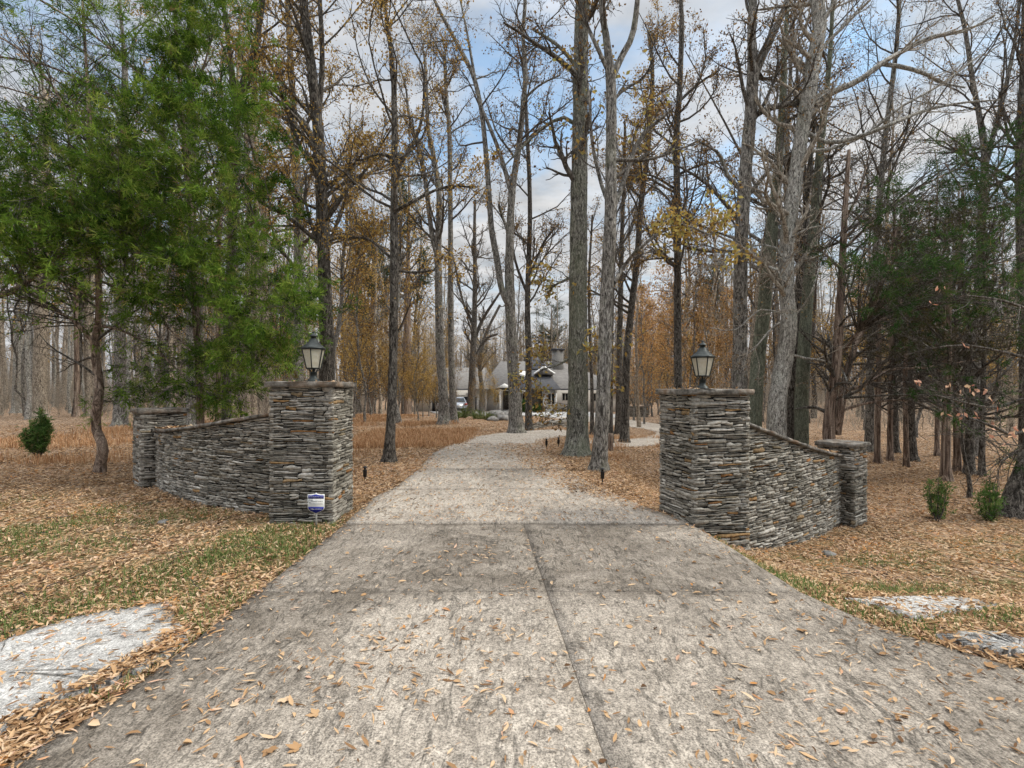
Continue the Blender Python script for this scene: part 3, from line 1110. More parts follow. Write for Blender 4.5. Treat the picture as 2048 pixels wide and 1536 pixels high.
# low stacked stone edging before the court
a0, a1 = on_ground(1063, 858), on_ground(1146, 862)
d = nrm((a1 - a0)[:2])
n_ = np.array([d[1], -d[0]])
L = float(np.linalg.norm((a1 - a0)[:2]))
mb = MB()
stone_face(mb, lambda u: a0[:2] + d * np.asarray(u)[:, None], lambda u: np.repeat(n_[None], len(u), 0), L, lambda u: np.full(np.shape(u), -.1), lambda u: .22 + .05 * np.sin(np.asarray(u) * 5), hmin=.05, hmax=.1, lmin=.2, lmax=.6, prot=.07)
stone_face(mb, lambda u: a0[:2] - n_ * .4 + d * np.asarray(u)[:, None], lambda u: np.repeat(-n_[None], len(u), 0), L, lambda u: np.full(np.shape(u), -.1), lambda u: .22 + .05 * np.sin(np.asarray(u) * 5), hmin=.05, hmax=.1, lmin=.2, lmax=.6, prot=.07)
c4 = [a0[:2], a1[:2], a1[:2] - n_ * .4, a0[:2] - n_ * .4]
mb.add([[*p, -.1] for p in c4] + [[*p, .2] for p in c4], quads=[[4, 5, 6, 7], [0, 1, 5, 4], [1, 2, 6, 5], [2, 3, 7, 6], [3, 0, 4, 7]], rnd=np.full(8, .3))
o = mb.build('edging_wall', 'stone', None, origin=a0)
tag(o, 'knee high dry stone edging between two oaks before the court', 'stone wall')

# stump beside the oak
b = on_ground(1220, 901)
m = MB()
zz = np.array([-.05, .05, .2, .5, .62])
m.tubes(np.stack([np.full(5, b[0]), np.full(5, b[1]), b[2] + zz], 1)[None], np.array([[.15, .125, .105, .10, .10]]), 14, cap=True, rough=.05)
tag(m.build('tree_stump', 'bark_red', None, origin=b), 'reddish brown stump standing beside the slim straight oak', 'stump')


# ================================================================== HOUSE
YH = 60.0
hx = lambda u: ((780 + u * .2832) - 1024) * .06
hz = lambda v: EYE + (780 - (660 + v * .2832)) * .06
house = thing('country_house', (0, YH, -.85), 'long low pale house with grey hipped roofs seen beyond the trees', 'house')
ZE, ZG = 1.86, -1.0


def hbox(name, mat, x0, x1, y0, y1, z0, z1, par=None):
    return MB().box(x0, x1, y0, y1, z0, z1).build(name, mat, par or house)


def hip(name, mat, x0, x1, y0, y1, ze, zr, il, ir, par=None, th=.14):
    ym = (y0 + y1) / 2
    V = [[x0, y0, ze], [x1, y0, ze], [x1, y1, ze], [x0, y1, ze], [x0 + il, ym, zr], [x1 - ir, ym, zr]]
    V += [[x0, y0, ze - th], [x1, y0, ze - th], [x1, y1, ze - th], [x0, y1, ze - th]]
    m = MB()
    m.add(V, quads=[[0, 1, 5, 4], [2, 3, 4, 5], [6, 7, 1, 0], [7, 8, 2, 1], [8, 9, 3, 2], [9, 6, 0, 3], [9, 8, 7, 6]], tris=[[1, 2, 5], [3, 0, 4]])
    return m.build(name, mat, par or house)


w_g = hbox('garage_wall', 'siding', hx(180), hx(660), 60, 71, ZG, ZE)
w_m = hbox('main_wall', 'siding', hx(660) + .01, hx(1600), 60.5, 74, ZG, ZE - .004)
hbox('bay_wall', 'siding', hx(1078), hx(1172), 58.9, 60.49, ZG, ZE - .008)
hbox('stone_wall_panel', 'rock', hx(1000), hx(1076), 60.40, 60.49, ZG, ZE - .1)
r1 = hip('garage_roof', 'shingle', hx(130), hx(700), 59.2, 73, ZE, hz(285) + .6, 3.4, .6)
r2 = hip('main_roof', 'shingle', hx(640), hx(1690), 59.4, 76, ZE + .006, hz(255) + 1.0, 2.2, 7.5)
r3 = hip('bay_roof', 'slate', hx(885), hx(1195), 58.2, 66, ZE + .012, hz(300) + .35, 1.8, 1.5)
hip('tower_roof', 'slate', hx(975), hx(1140), 64, 72, hz(262), hz(165) + .4, 1.0, 1.6)
m = MB()
gx0, gx1, gxm, gy0, gy1 = hx(1020), hx(1165), hx(1090), 60.4, 66
V = [[gx0, gy0, hz(312)], [gx1, gy0, hz(312)], [gxm, gy0, hz(262)], [gx0, gy1, hz(312)], [gx1, gy1, hz(312)], [gxm, gy1, hz(262)]]
m.add(V, quads=[[0, 2, 5, 3], [1, 4, 5, 2], [0, 3, 4, 1]], tris=[[0, 1, 2], [3, 5, 4]])
dm = m.build('gable_dormer', 'shingle', house)
m = MB()
for (p, q) in ((V[0], V[2]), (V[2], V[1])):
    p, q = np.array(p), np.array(q)
    m.tubes((np.array([p, q]) + np.array([0, -.06, .06]))[None], np.full((1, 2), .12), 4)
m.build('barge_board', 'white_paint', dm)
hbox('upper_window_wall', 'siding', hx(890), hx(975), 62.2, 66, ZE, hz(285))
ch = hbox('chimney', 'rock', hx(1174), hx(1256), 65, 66.4, ZE + 1, hz(118))
hbox('chimney_cap', 'slate', hx(1166), hx(1264), 64.8, 66.6, hz(118), hz(106), ch)
m = MB()
m.box(hx(130), hx(660), 59.08, 59.19, ZE - .17, ZE - .01)
m.box(hx(660) + .01, hx(880), 59.28, 59.39, ZE - .17, ZE - .01)
m.box(hx(885), hx(1195), 58.08, 58.19, ZE - .17, ZE - .01)
m.box(hx(1200), hx(1690), 59.28, 59.39, ZE - .17, ZE - .01)
m.build('gutter', 'slate', house)


def hwin(u0, u1, v0, v1, y, n=2, name='window'):
    x0, x1, z0, z1 = hx(u0), hx(u1), hz(v1), hz(v0)
    f = MB()
    t_ = .09
    f.box(x0 - t_, x1 + t_, y - .08, y - .002, z1, z1 + t_)
    f.box(x0 - t_, x1 + t_, y - .10, y - .002, z0 - t_, z0)
    f.box(x0 - t_, x0, y - .08, y - .002, z0 + .001, z1 - .001)
    f.box(x1, x1 + t_, y - .08, y - .002, z0 + .001, z1 - .001)
    for k in range(1, n):
        xm = x0 + (x1 - x0) * k / n
        f.box(xm - .05, xm + .05, y - .07, y - .002, z0 + .001, z1 - .001)
    w = f.build(name, 'white_paint', house)
    MB().box(x0 + .001, x1 - .001, y - .035, y - .003, z0 + .001, z1 - .001).build('pane', 'dark_glass', w)


for a in ((640, 670, 448, 512, 60.0), (735, 773, 448, 512, 60.5), (915, 952, 450, 516, 60.5), (1112, 1155, 450, 520, 58.9), (1222, 1258, 450, 496, 60.5), (1330, 1368, 450, 500, 60.5), (1440, 1480, 450, 500, 60.5), (185, 208, 455, 520, 60.0)):
    hwin(*a)
hwin(915, 950, 320, 352, 62.2)
for (u0, u1) in ((298, 348), (424, 612)):
    g = hbox('garage_door', 'garage', hx(u0), hx(u1), 59.93, 59.998, ZG + .15, hz(470))
    m = MB()
    for k in range(4):
        a = hx(u0) + (hx(u1) - hx(u0)) * (k + .15) / 4
        b = hx(u0) + (hx(u1) - hx(u0)) * (k + .85) / 4
        m.box(a, b, 59.90, 59.928, hz(492), hz(478))
    m.build('pane', 'dark_glass', g)
    m = MB()
    m.box(hx(u0) - .14, hx(u0) - .002, 59.9, 59.998, ZG, hz(468))
    m.box(hx(u1) + .002, hx(u1) + .14, 59.9, 59.998, ZG, hz(468))
    m.box(hx(u0) - .14, hx(u1) + .14, 59.9, 59.998, hz(468) + .002, hz(468) + .16)
    m.build('surround', 'white_paint', g)
for u in (142, 678, 780, 850, 1084, 1165):
    yy = 58.75 if u > 1050 else (58.3 if u in (780, 850) else 59.85)
    m = MB()
    x = hx(u)
    m.box(x - .13, x + .13, yy - .13, yy + .12, ZG, ZE - .2)
    m.box(x - .18, x + .18, yy - .18, yy + .17, ZE - .198, ZE - .06)
    m.build('porch_column', 'white_paint', house)
m = MB()
V = [[hx(755), 57.9, hz(408)], [hx(868), 57.9, hz(408)], [(hx(755) + hx(868)) / 2, 57.9, hz(378)], [hx(755), 60.4, hz(408)], [hx(868), 60.4, hz(408)], [(hx(755) + hx(868)) / 2, 60.4, hz(378)]]
m.add(V, quads=[[0, 2, 5, 3], [1, 4, 5, 2], [0, 3, 4, 1]], tris=[[0, 1, 2], [3, 5, 4]])
m.build('porch_roof', 'white_paint', house)
dr = hbox('front_door', 'bark_dark', hx(798), hx(838), 60.38, 60.495, ZG + .2, hz(430))
hbox('door_handle', 'rim', hx(833), hx(835), 60.33, 60.378, .0, .25, dr)
m = MB()
m.box(hx(720), hx(985), 57.6, 59.1, ZG, ZG + .2)
m.box(hx(720), hx(985), 58.1, 59.09, ZG + .202, ZG + .36)
m.build('porch_step', 'rock', house)
for u in (1062, 1120, 1148, 1210):
    m = MB().box(hx(u), hx(u) + .55, 58.86 if u < 1170 else 60.47, 58.898 if u < 1170 else 60.498, ZG + .1, ZG + .35)
    m.build('vent', 'slate', house)
hbox('plinth', 'white_paint', hx(1074), hx(1176), 58.80, 58.898, ZG, ZG + .45)


# ================================================================== CAR
def car(at, rot, label):
    t = thing('parked_car', at, label, 'car')
    t.rotation_euler = (0, 0, rot)
    prof = [(-2.3, .45), (-2.32, .75), (-2.2, 1.02), (-2.05, 1.12), (-1.75, 1.62), (-1.5, 1.70), (.3, 1.66), (.65, 1.52), (1.15, 1.10), (2.05, .98), (2.3, .80), (2.34, .45), (1.95, .28), (-1.95, .28)]
    n = len(prof)
    wf = lambda z: .90 if z < 1.12 else .90 - (z - 1.12) * .30
    mb = MB()
    V = [(x, -wf(z), z) for x, z in prof] + [(x, wf(z), z) for x, z in prof]
    mb.add(V, quads=[[k, (k + 1) % n, n + (k + 1) % n, n + k] for k in range(n)])
    mb.poly.append(np.arange(n)[::-1])
    mb.poly.append(np.arange(n, 2 * n))
    body = mb.build('body', 'car_paint', t, origin=np.zeros(3))
    for s in (-1, 1):
        m = MB()
        g = [(-1.72, 1.14), (-1.5, 1.58), (.25, 1.56), (.85, 1.14)]
        m.add([(x, s * (wf(z) + .012), z) for x, z in g] + [(x, s * (wf(z) - .02), z) for x, z in g], quads=[[0, 1, 2, 3], [0, 1, 5, 4], [1, 2, 6, 5], [2, 3, 7, 6], [3, 0, 4, 7]])
        w = m.build('side_window', 'dark_glass', t, origin=np.zeros(3))
        m = MB()
        for x in (-.85, .0):
            m.box(x - .04, x + .04, s * .80 - .02, s * .80 + .06 * s + .02, 1.13, 1.57)
        m.build('pillar_trim', 'black_plastic', w, origin=np.zeros(3))
    m = MB()
    m.add([(-2.02, -.78, 1.14), (-2.02, .78, 1.14), (-1.80, .68, 1.58), (-1.80, -.68, 1.58)], quads=[[0, 1, 2, 3]])
    m.V[-1][:, 0] -= .02
    m.build('rear_window', 'dark_glass', t, origin=np.zeros(3))
    m = MB()
    m.add([(1.14, -.78, 1.12), (1.14, .78, 1.12), (.70, .70, 1.50), (.70, -.70, 1.50)], quads=[[0, 1, 2, 3]])
    m.V[-1][:, 0] += .02
    m.V[-1][:, 2] += .01
    m.build('windscreen', 'dark_glass', t, origin=np.zeros(3))
    for s in (-1, 1):
        MB().box(-2.345, -2.20, s * .72 - .13, s * .72 + .13, .86, 1.04).build('tail_lamp', 'red_lamp', t, origin=np.zeros(3))
        MB().box(2.22, 2.335, s * .68 - .17, s * .68 + .17, .70, .86).build('headlight', 'rim', t, origin=np.zeros(3))
    MB().box(-2.38, -2.3, -.85, .85, .38, .56).build('bumper', 'black_plastic', t, origin=np.zeros(3))
    MB().box(-2.34, -2.322, -.24, .24, .70, .82).build('licence_plate', 'white_paint', t, origin=np.zeros(3))
    th = np.arange(22) * 2 * math.pi / 22
    for x in (-1.42, 1.42):
        for s in (-1, 1):
            m = MB()
            prof_t = [(.22, -.11), (.34, -.12), (.36, -.08), (.36, .08), (.34, .12), (.22, .11)]
            V = [(x + r * math.cos(a), s * .84 + y, .36 + r * math.sin(a)) for r, y in prof_t for a in th]
            m.add(V, quads=[[i * 22 + j, i * 22 + (j + 1) % 22, (i + 1) * 22 + (j + 1) % 22, (i + 1) * 22 + j] for i in range(5) for j in range(22)])
            wh = m.build('wheel', 'tyre', t, origin=np.zeros(3))
            m = MB()
            V = [(x + r * math.cos(a), s * (.84 + y), .36 + r * math.sin(a)) for r, y in ((.225, .10), (.18, .06), (.05, .075)) for a in th]
            m.add(V, quads=[[i * 22 + j, i * 22 + (j + 1) % 22, (i + 1) * 22 + (j + 1) % 22, (i + 1) * 22 + j] for i in range(2) for j in range(22)])
            m.poly.append(np.arange(44, 66))
            m.build('rim', 'rim', wh, origin=np.zeros(3))


cY = 54.0
cX = (903 - HX) / F * cY
car((cX, cY, float(ground(cX, cY)) + .03), R(118), 'silver blue estate car parked before the dark garage doors')

# boxed stone unit standing by the far end of the house
b = on_ground(1277, 834)
mb, cor = pillar_mesh((b[0] - .75, b[1]), (1, 0), (0, 1), 1.6, 1.2, b[2] - .1, b[2] + .85)
t = thing('stone_planter', b, 'squat stone planter box at the chimney end of the house', 'planter')
mb.build('planter_wall', 'stone', t)
cap_mesh(cor, b[2] + .847, .07, .05).build('cap_stone', 'cap', t)


# ================================================================== TREES
def flare(pts, rad, h=.45, amt=.75):
    z = pts[:, 2] - pts[0, 2]
    return rad * (1 + amt * np.exp(-np.clip(z, 0, None) / (h * .42)))


def trunk_from_pixels(px, Y, n=None, wob=.06, top=None, base_sink=.12, do_flare=True, flare_amt=.75):
    """pixel centre line (x, y, width) at distance Y -> points, radii"""
    q = []
    for k, (a, b, w) in enumerate(px):
        p = P(a, b, Y + (rng.normal(0, wob) if k else 0))
        q.append([p[0], p[1], p[2], w * Y / F / 2])
    q = np.array(q)
    if do_flare:
        q[0, 2] = float(ground(q[0, 0], q[0, 1])) - base_sink
    if top is not None and q[-1, 2] < top:
        d = nrm(q[-1, :3] - q[-2, :3])
        d = nrm(d + np.array([0, 0, .4]))
        rem = (top - q[-1, 2]) / max(d[2], .3)
        for s in (.33, .66, 1.0):
            e = q[-1 if s == .33 else -1].copy()
            e[:3] = e[:3] + d * rem / 3 + np.append(rng.normal(0, .12, 2), 0)
            e[3] = q[-1, 3] * .62
            q = np.vstack([q, e])
    L = np.linalg.norm(np.diff(q[:, :3], axis=0), axis=1).sum()
    n = n or max(8, int(L / .3))
    c = catmull(q, n)
    pts, rad = c[:, :3], np.maximum(c[:, 3], .004)
    if do_flare:
        rad = flare(pts, rad, amt=flare_amt)
    return pts, rad


def resample(pts, rad, n):
    ln = np.concatenate([[0], np.cumsum(np.linalg.norm(np.diff(pts, axis=0), axis=1))])
    u = np.linspace(0, ln[-1], n)
    return np.stack([np.interp(u, ln, pts[:, k]) for k in range(3)], 1), np.interp(u, ln, rad), ln[-1]


def crownwork(mbb, stems, nl, t0, limb=3.2, ang=.85, up=.10, nb=6, nt=5, lf=.42, tf=.42, twr=.0042, zmin=None):
    """limbs, branches and twigs on the given stems; returns all twig points"""
    tips = []
    for k, (pts, rad) in enumerate(stems):
        n = nl if np.isscalar(nl) else nl[k]
        if n <= 0:
            continue
        p, r, L = resample(pts, rad, 24)
        tt0 = t0 if np.isscalar(t0) else t0[k]
        l1 = grow(p[None], r[None], np.array([limb]), n, tt0, .99, 1.0, ang, up, 7, .17, .42, .008)
        if zmin is not None:
            l1 = prune(l1, l1[0][:, 0, 2] > zmin)
        mbb.tubes(l1[0], l1[1], 5)
        l2 = grow(*l1, nb, .2, 1.0, lf, .75, up * .7, 6, .2, .55, .005)
        mbb.tubes(l2[0], l2[1], 4)
        l3 = grow(*l2, nt, .2, 1.0, tf, .7, up * .5, 4, .24, .6, twr, taper=.5)
        mbb.tubes(l3[0], l3[1], 3)
        # twigs right on the limbs too
        l4 = grow(*l1, 3, .3, 1.0, .22, .7, up * .5, 4, .24, .35, twr, taper=.5)
        mbb.tubes(l4[0], l4[1], 3)
        tips += [l3[0].reshape(-1, 3), l4[0].reshape(-1, 3), l2[0][:, 3:].reshape(-1, 3)]
    return np.concatenate(tips) if tips else np.zeros((0, 3))


def leaves_on(tips, n, size, mat, parent, name='crown', zlim=None, jit=.10):
    if zlim is not None:
        tips = tips[(tips[:, 2] > zlim[0]) & (tips[:, 2] < zlim[1])]
    if len(tips) == 0 or n <= 0:
        return
    # clumps of light and dark: pick tips in groups
    c = tips[rng.integers(0, len(tips), max(n // 3, 1))]
    c = np.repeat(c, 3, 0)[:n] + rng.normal(0, jit, (min(n, len(np.repeat(c, 3, 0))), 3))
    m = MB()
    leaf_cards(m, c, rng.uniform(.7, 1.3, len(c)) * size, rng.uniform(.7, 1.3, len(c)) * size * .62, up_bias=.7)
    return m.build(name, mat, parent)


def hero(name, label, px, Y=None, forks=(), limbs=(), bark='bark_grey', top=19, nl=20, t0=.3, leaf=None, twig='twig', group='oaks and hickories standing close to the drive', limb=3.0, ang=.85, wob=.06, nb=9, nt=7, cat='tree', sides=16, twr=.0040):
    if Y is None:
        Y = on_ground(px[0][0], px[0][1])[1]
    pts, rad = trunk_from_pixels(px, Y, wob=wob, top=top)
    base = np.array([pts[0, 0], pts[0, 1], float(ground(pts[0, 0], pts[0, 1]))])
    t = thing(name, base, label, cat, group)
    m = MB()
    m.tubes(pts[None], rad[None], sides, rough=.035)
    stems = [(pts, rad)]
    for f in forks:
        fp, fr = trunk_from_pixels(f, Y + .0, wob=wob, top=top, do_flare=False)
        m.tubes(fp[None], fr[None], 10, rough=.03)
        stems.append((fp, fr))
    lims = []
    for f in limbs:
        fp, fr = trunk_from_pixels(f, Y, wob=.25, top=None, do_flare=False)
        m.tubes(fp[None], fr[None], 7, rough=.03)
        lims.append((fp, fr))
    m.build('trunk', bark, t, smooth=True)
    b = MB()
    nl = int(nl * 1.3) if np.isscalar(nl) else [int(v * 1.3) for v in nl]
    tips = crownwork(b, stems, nl, t0, limb * 1.12, ang, .10, nb, nt, twr=twr)
    if lims:
        tl = crownwork(b, lims, 7, .25, 1.5, .7, .08, 5, 5, twr=twr)
        tips = np.concatenate([tips, tl])
    if b.n:
        b.build('branches', twig, t)
    if leaf and leaf[0].startswith('cedar'):
        tips = tips[tips[:, 2] > 2.6]
        j = rng.integers(0, len(tips), leaf[1])
        m = MB()
        spray_cards(m, tips[j] + rng.normal(0, .08, (leaf[1], 3)), rng.normal(0, .6, (leaf[1], 3)) + np.array([0, 0, -.2]), rng.uniform(.7, 1.3, leaf[1]) * leaf[2], 6, .13)
        m.build('crown', leaf[0], t)
    elif leaf:
        if leaf[0] == 'leaf_yellow':
            leaves_on(tips, 1500, .085, 'leaf_brown', t)
            leaves_on(np.concatenate([tips] + [tips[tips[:, 2] < 5.5]] * 6), leaf[1] + 200, leaf[2], leaf[0], t, zlim=(1, 9.5))
        else:
            leaves_on(tips, int(leaf[1] * 3.4), leaf[2] * .78, leaf[0], t)
    return t, tips


hero('oak_tree', 'stoutest straight grey oak beside the bend of the drive', [(1153, 910, 46), (1155, 860, 44), (1156, 780, 41), (1156, 600, 36), (1158, 400, 33), (1161, 200, 29), (1165, 0, 27)], None,
     limbs=[[(1154, 250, 9), (1120, 235, 7), (1070, 270, 5), (1010, 330, 3)], [(1158, 140, 9), (1120, 95, 7), (1070, 60, 5)], [(1157, 545, 7), (1130, 560, 5), (1090, 580, 3)], [(1153, 705, 5), (1120, 728, 4), (1080, 740, 2)], [(1157, 680, 4), (1188, 705, 3), (1215, 735, 2)], [(1153, 795, 3), (1136, 812, 2), (1122, 818, 2)]], bark='bark_oak', nl=16, t0=.3, leaf=('leaf_yellow', 420, .12), top=21)
hero('oak_tree', 'slim straight oak with a forked top standing just before the stoutest oak', [(1197, 940, 31), (1201, 880, 29), (1206, 800, 28), (1213, 600, 26), (1220, 450, 24), (1222, 300, 21), (1222, 170, 20), (1213, 80, 14), (1203, 0, 12)], None,
     forks=[[(1222, 160, 15), (1245, 110, 13), (1265, 70, 12), (1275, 0, 10)]],
     limbs=[[(1228, 565, 9), (1250, 530, 8), (1275, 500, 7), (1320, 466, 6), (1365, 449, 4), (1420, 470, 3)], [(1222, 425, 12), (1240, 385, 11), (1258, 330, 10), (1280, 275, 9), (1312, 246, 7), (1345, 218, 5)], [(1219, 410, 9), (1203, 370, 8), (1185, 290, 7), (1178, 200, 5), (1170, 110, 4)], [(1215, 140, 9), (1190, 85, 8), (1165, 30, 6), (1155, 0, 5)]],
     bark='bark_grey', nl=[12, 8], t0=[.35, .2], leaf=('leaf_yellow', 700, .11), top=16)
hero('oak_tree', 'tall forked grey tree leaning at the far edge of the drive', [(1033, 868, 32), (1030, 800, 25), (1023, 683, 22), (1019, 560, 19), (1019, 501, 17), (1024, 387, 14), (1037, 296, 12), (1047, 205, 10), (1051, 137, 9), (1046, 68, 8), (1050, 0, 7)], None,
     forks=[[(1019, 610, 15), (1004, 580, 13), (994, 520, 13), (983, 456, 12), (978, 387, 11), (969, 273, 10), (960, 205, 9), (946, 150, 9), (924, 105, 8), (892, 46, 7), (869, 0, 6)],
            [(1022, 385, 10), (1010, 340, 9), (996, 296, 8), (974, 241, 7), (957, 195, 7)]],
     limbs=[[(1020, 478, 7), (1009, 445, 6), (997, 408, 4)], [(1035, 300, 6), (1070, 265, 5), (1110, 240, 3)], [(1046, 200, 6), (1080, 170, 4), (1120, 150, 3)]],
     bark='bark_grey', nl=[12, 12, 5], t0=[.4, .35, .3], leaf=('leaf_brown', 900, .10), top=22, limb=3.6)
hero('oak_tree', 'thin straight tree just past the forked tree before the house', [(1058, 863, 16), (1057, 800, 13), (1057, 700, 12), (1055, 600, 11), (1060, 430, 9), (1056, 300, 8), (1048, 150, 6)], None, bark='bark_dark', nl=18, t0=.3, leaf=('leaf_brown', 900, .10), top=17, limb=2.6,
     limbs=[[(1057, 560, 6), (1085, 490, 5), (1110, 455, 3)], [(1055, 590, 6), (1030, 520, 5), (1022, 450, 3)]])
hero('bare_tree', 'low branching dark tree before the garage roof', [(942, 832, 16), (944, 760, 14), (948, 660, 11), (950, 560, 9), (949, 470, 7), (950, 400, 5)], None, bark='bark_dark', top=13.5, nl=18, t0=.3,
     limbs=[[(945, 690, 8), (965, 640, 7), (990, 600, 5), (1004, 580, 4)], [(946, 650, 7), (925, 600, 5), (908, 520, 4)], [(946, 720, 6), (970, 680, 5), (995, 668, 4)]], leaf=('leaf_brown', 600, .12), limb=4)
hero('bare_tree', 'slender curved tree leaning across the house porch', [(962, 826, 11), (964, 780, 9), (960, 740, 8), (963, 700, 8), (975, 660, 6), (1000, 610, 5)], None, bark='bark_dark', top=9, nl=10, t0=.3, limb=3.0, leaf=None)
hero('hickory_tree', 'double stemmed grey tree before the garage', [(888, 848, 23), (886, 780, 19), (880, 690, 17), (877, 560, 15), (876, 501, 14), (878, 387, 11), (864, 296, 9), (856, 250, 8), (850, 120, 6)], None,
     forks=[[(877, 520, 11), (864, 469, 10), (851, 364, 9), (837, 296, 8), (818, 230, 6)]], bark='bark_grey', nl=[12, 9], t0=[.42, .3], leaf=('leaf_gold', 900, .12), top=20)
hero('hickory_tree', 'slim grey tree close beside the double stemmed tree', [(908, 845, 15), (904, 760, 13), (902, 683, 12), (901, 456, 10), (899, 273, 9), (892, 182, 7), (889, 110, 6)], None, bark='bark_grey', nl=16, t0=.45, leaf=('leaf_brown', 700, .11), top=19)
hero('hickory_tree', 'dark slim tree standing in leaves close to the sign pillar', [(778, 924, 26), (780, 880, 20), (784, 800, 18), (787, 683, 17), (788, 560, 16), (788, 456, 15), (789, 273, 12), (787, 159, 10), (782, 100, 8), (773, 40, 7)], None,
     forks=[[(791, 345, 9), (805, 318, 8), (822, 298, 7), (842, 246, 6), (848, 196, 5), (846, 137, 4), (828, 100, 4)]],
     limbs=[[(794, 420, 8), (822, 405, 7), (860, 385, 6), (895, 373, 5), (955, 374, 3)], [(786, 318, 7), (765, 308, 6), (745, 311, 5), (722, 320, 3)], [(786, 520, 6), (740, 480, 5), (700, 475, 3)], [(787, 540, 6), (830, 545, 5), (870, 540, 3)]],
     bark='bark_dark', nl=[20, 8], t0=[.28, .2], leaf=('leaf_gold', 1900, .09), top=14, limb=2.4)
hero('oak_tree', 'big dark oak with golden leaves rising behind the lantern by the sign', [(654, 902, 34), (654, 760, 30), (654, 683, 28), (649, 560, 25), (646, 456, 24), (639, 296, 21), (628, 182, 19), (618, 91, 17), (607, 0, 15)], 13.6,
     forks=[[(636, 300, 11), (640, 200, 10), (644, 130, 10), (643, 60, 9), (640, 0, 8)]],
     limbs=[[(634, 300, 11), (620, 262, 10), (598, 235, 9), (568, 196, 8), (538, 172, 7), (509, 137, 6), (490, 120, 4)], [(652, 370, 8), (690, 350, 6), (730, 300, 4)], [(655, 480, 8), (690, 474, 6), (730, 478, 4)], [(640, 420, 7), (600, 400, 5), (560, 340, 4)]],
     bark='bark_dark', nl=[26, 12], t0=[.3, .2], leaf=('leaf_gold', 5200, .085), top=17, limb=3.0)
hero('oak_tree', 'dark lichen spotted tree behind the dark wing wall', [(453, 905, 20), (453, 800, 18), (456, 650, 17), (463, 500, 16), (472, 300, 15), (475, 210, 15), (488, 160, 13), (508, 100, 12), (525, 0, 11)], 14.2,
     forks=[[(473, 240, 10), (466, 160, 9), (457, 90, 9), (445, 0, 8)]], limbs=[[(500, 115, 6), (540, 92, 5), (590, 100, 4), (640, 120, 3)]], bark='bark_dark', nl=[12, 8], t0=[.45, .3], leaf=('leaf_gold', 900, .09), top=17)
hero('oak_tree', 'grey tree close behind the big dark oak by the lantern', [(597, 862, 22), (597, 700, 20), (598, 560, 19), (596, 400, 17), (588, 250, 14), (580, 100, 11), (575, 0, 9)], 20.5, bark='bark_grey', nl=22, t0=.3, leaf=('leaf_gold', 3200, .11), top=22, limb=3.6)
hero('oak_tree', 'tall straight oak with a forked top behind the pale gate pillar', [(1478, 900, 33), (1479, 780, 29), (1480, 683, 27), (1482, 501, 25), (1491, 342, 24), (1500, 240, 23), (1506, 137, 21), (1503, 68, 16), (1506, 0, 15)], 13.6,
     forks=[[(1507, 160, 15), (1523, 120, 14), (1546, 70, 13), (1575, 0, 12)]],
     limbs=[[(1498, 240, 13), (1518, 226, 12), (1540, 216, 12), (1572, 209, 11), (1606, 203, 9), (1660, 180, 7)], [(1478, 375, 8), (1455, 350, 7), (1440, 310, 6), (1405, 285, 4)], [(1485, 480, 7), (1450, 470, 5), (1400, 450, 3)]],
     bark='bark_grey', nl=[14, 8], t0=[.35, .2], leaf=('leaf_brown', 900, .085), top=17)
hero('oak_tree', 'pale grey tree with long reaching limbs behind the pale wing wall', [(1553, 884, 40), (1554, 812, 35), (1566, 734, 33), (1578, 656, 29), (1573, 578, 28), (1573, 500, 27), (1579, 440, 27), (1596, 319, 26), (1605, 251, 26), (1619, 182, 26), (1628, 114, 26), (1639, 55, 25), (1634, 0, 23)], 13.0,
     limbs=[[(1615, 215, 13), (1645, 195, 12), (1680, 178, 12), (1719, 160, 11), (1765, 126, 10), (1810, 100, 9), (1856, 77, 8), (1905, 66, 7), (1940, 58, 5), (1990, 30, 4)],
            [(1765, 128, 8), (1810, 135, 8), (1856, 150, 7), (1880, 165, 5), (1930, 175, 3)],
            [(1606, 260, 9), (1655, 285, 8), (1719, 273, 8), (1787, 246, 7), (1856, 219, 6), (1930, 205, 4), (2000, 200, 3)],
            [(1600, 300, 8), (1650, 300, 7), (1730, 270, 6), (1800, 215, 5), (1880, 170, 4), (1960, 110, 3)],
            [(1625, 130, 8), (1650, 90, 7), (1690, 50, 6), (1740, 0, 5)], [(1630, 60, 9), (1660, 20, 8), (1680, -20, 7)],
            [(1575, 545, 5), (1552, 495, 5), (1520, 490, 4), (1480, 500, 3), (1440, 540, 2)], [(1570, 600, 6), (1556, 545, 6), (1545, 535, 5), (1500, 535, 4)],
            [(1566, 700, 5), (1600, 715, 5), (1640, 720, 5), (1680, 735, 4), (1694, 762, 3)], [(1572, 640, 4), (1545, 655, 4), (1500, 705, 3), (1466, 712, 2)], [(1574, 630, 4), (1520, 620, 4), (1470, 660, 3), (1420, 655, 2)],
            [(1578, 640, 4), (1600, 620, 3), (1625, 580, 3), (1640, 520, 2)], [(1576, 480, 5), (1610, 460, 4), (1650, 450, 3)]],
     bark='bark_pale', twig='twig_pale', nl=20, t0=.2, leaf=('leaf_brown', 350, .07), top=16, limb=2.2)
hero('oak_tree', 'mossy grey green trunk between two greyer trunks behind the pale pillar', [(1506, 905, 30), (1510, 810, 28), (1518, 700, 26), (1530, 600, 25), (1540, 500, 23), (1550, 400, 20), (1559, 300, 16), (1566, 180, 12), (1570, 80, 10)], 15.0, bark='bark_moss', nl=14, t0=.35, leaf=('leaf_brown', 600, .09), top=17)
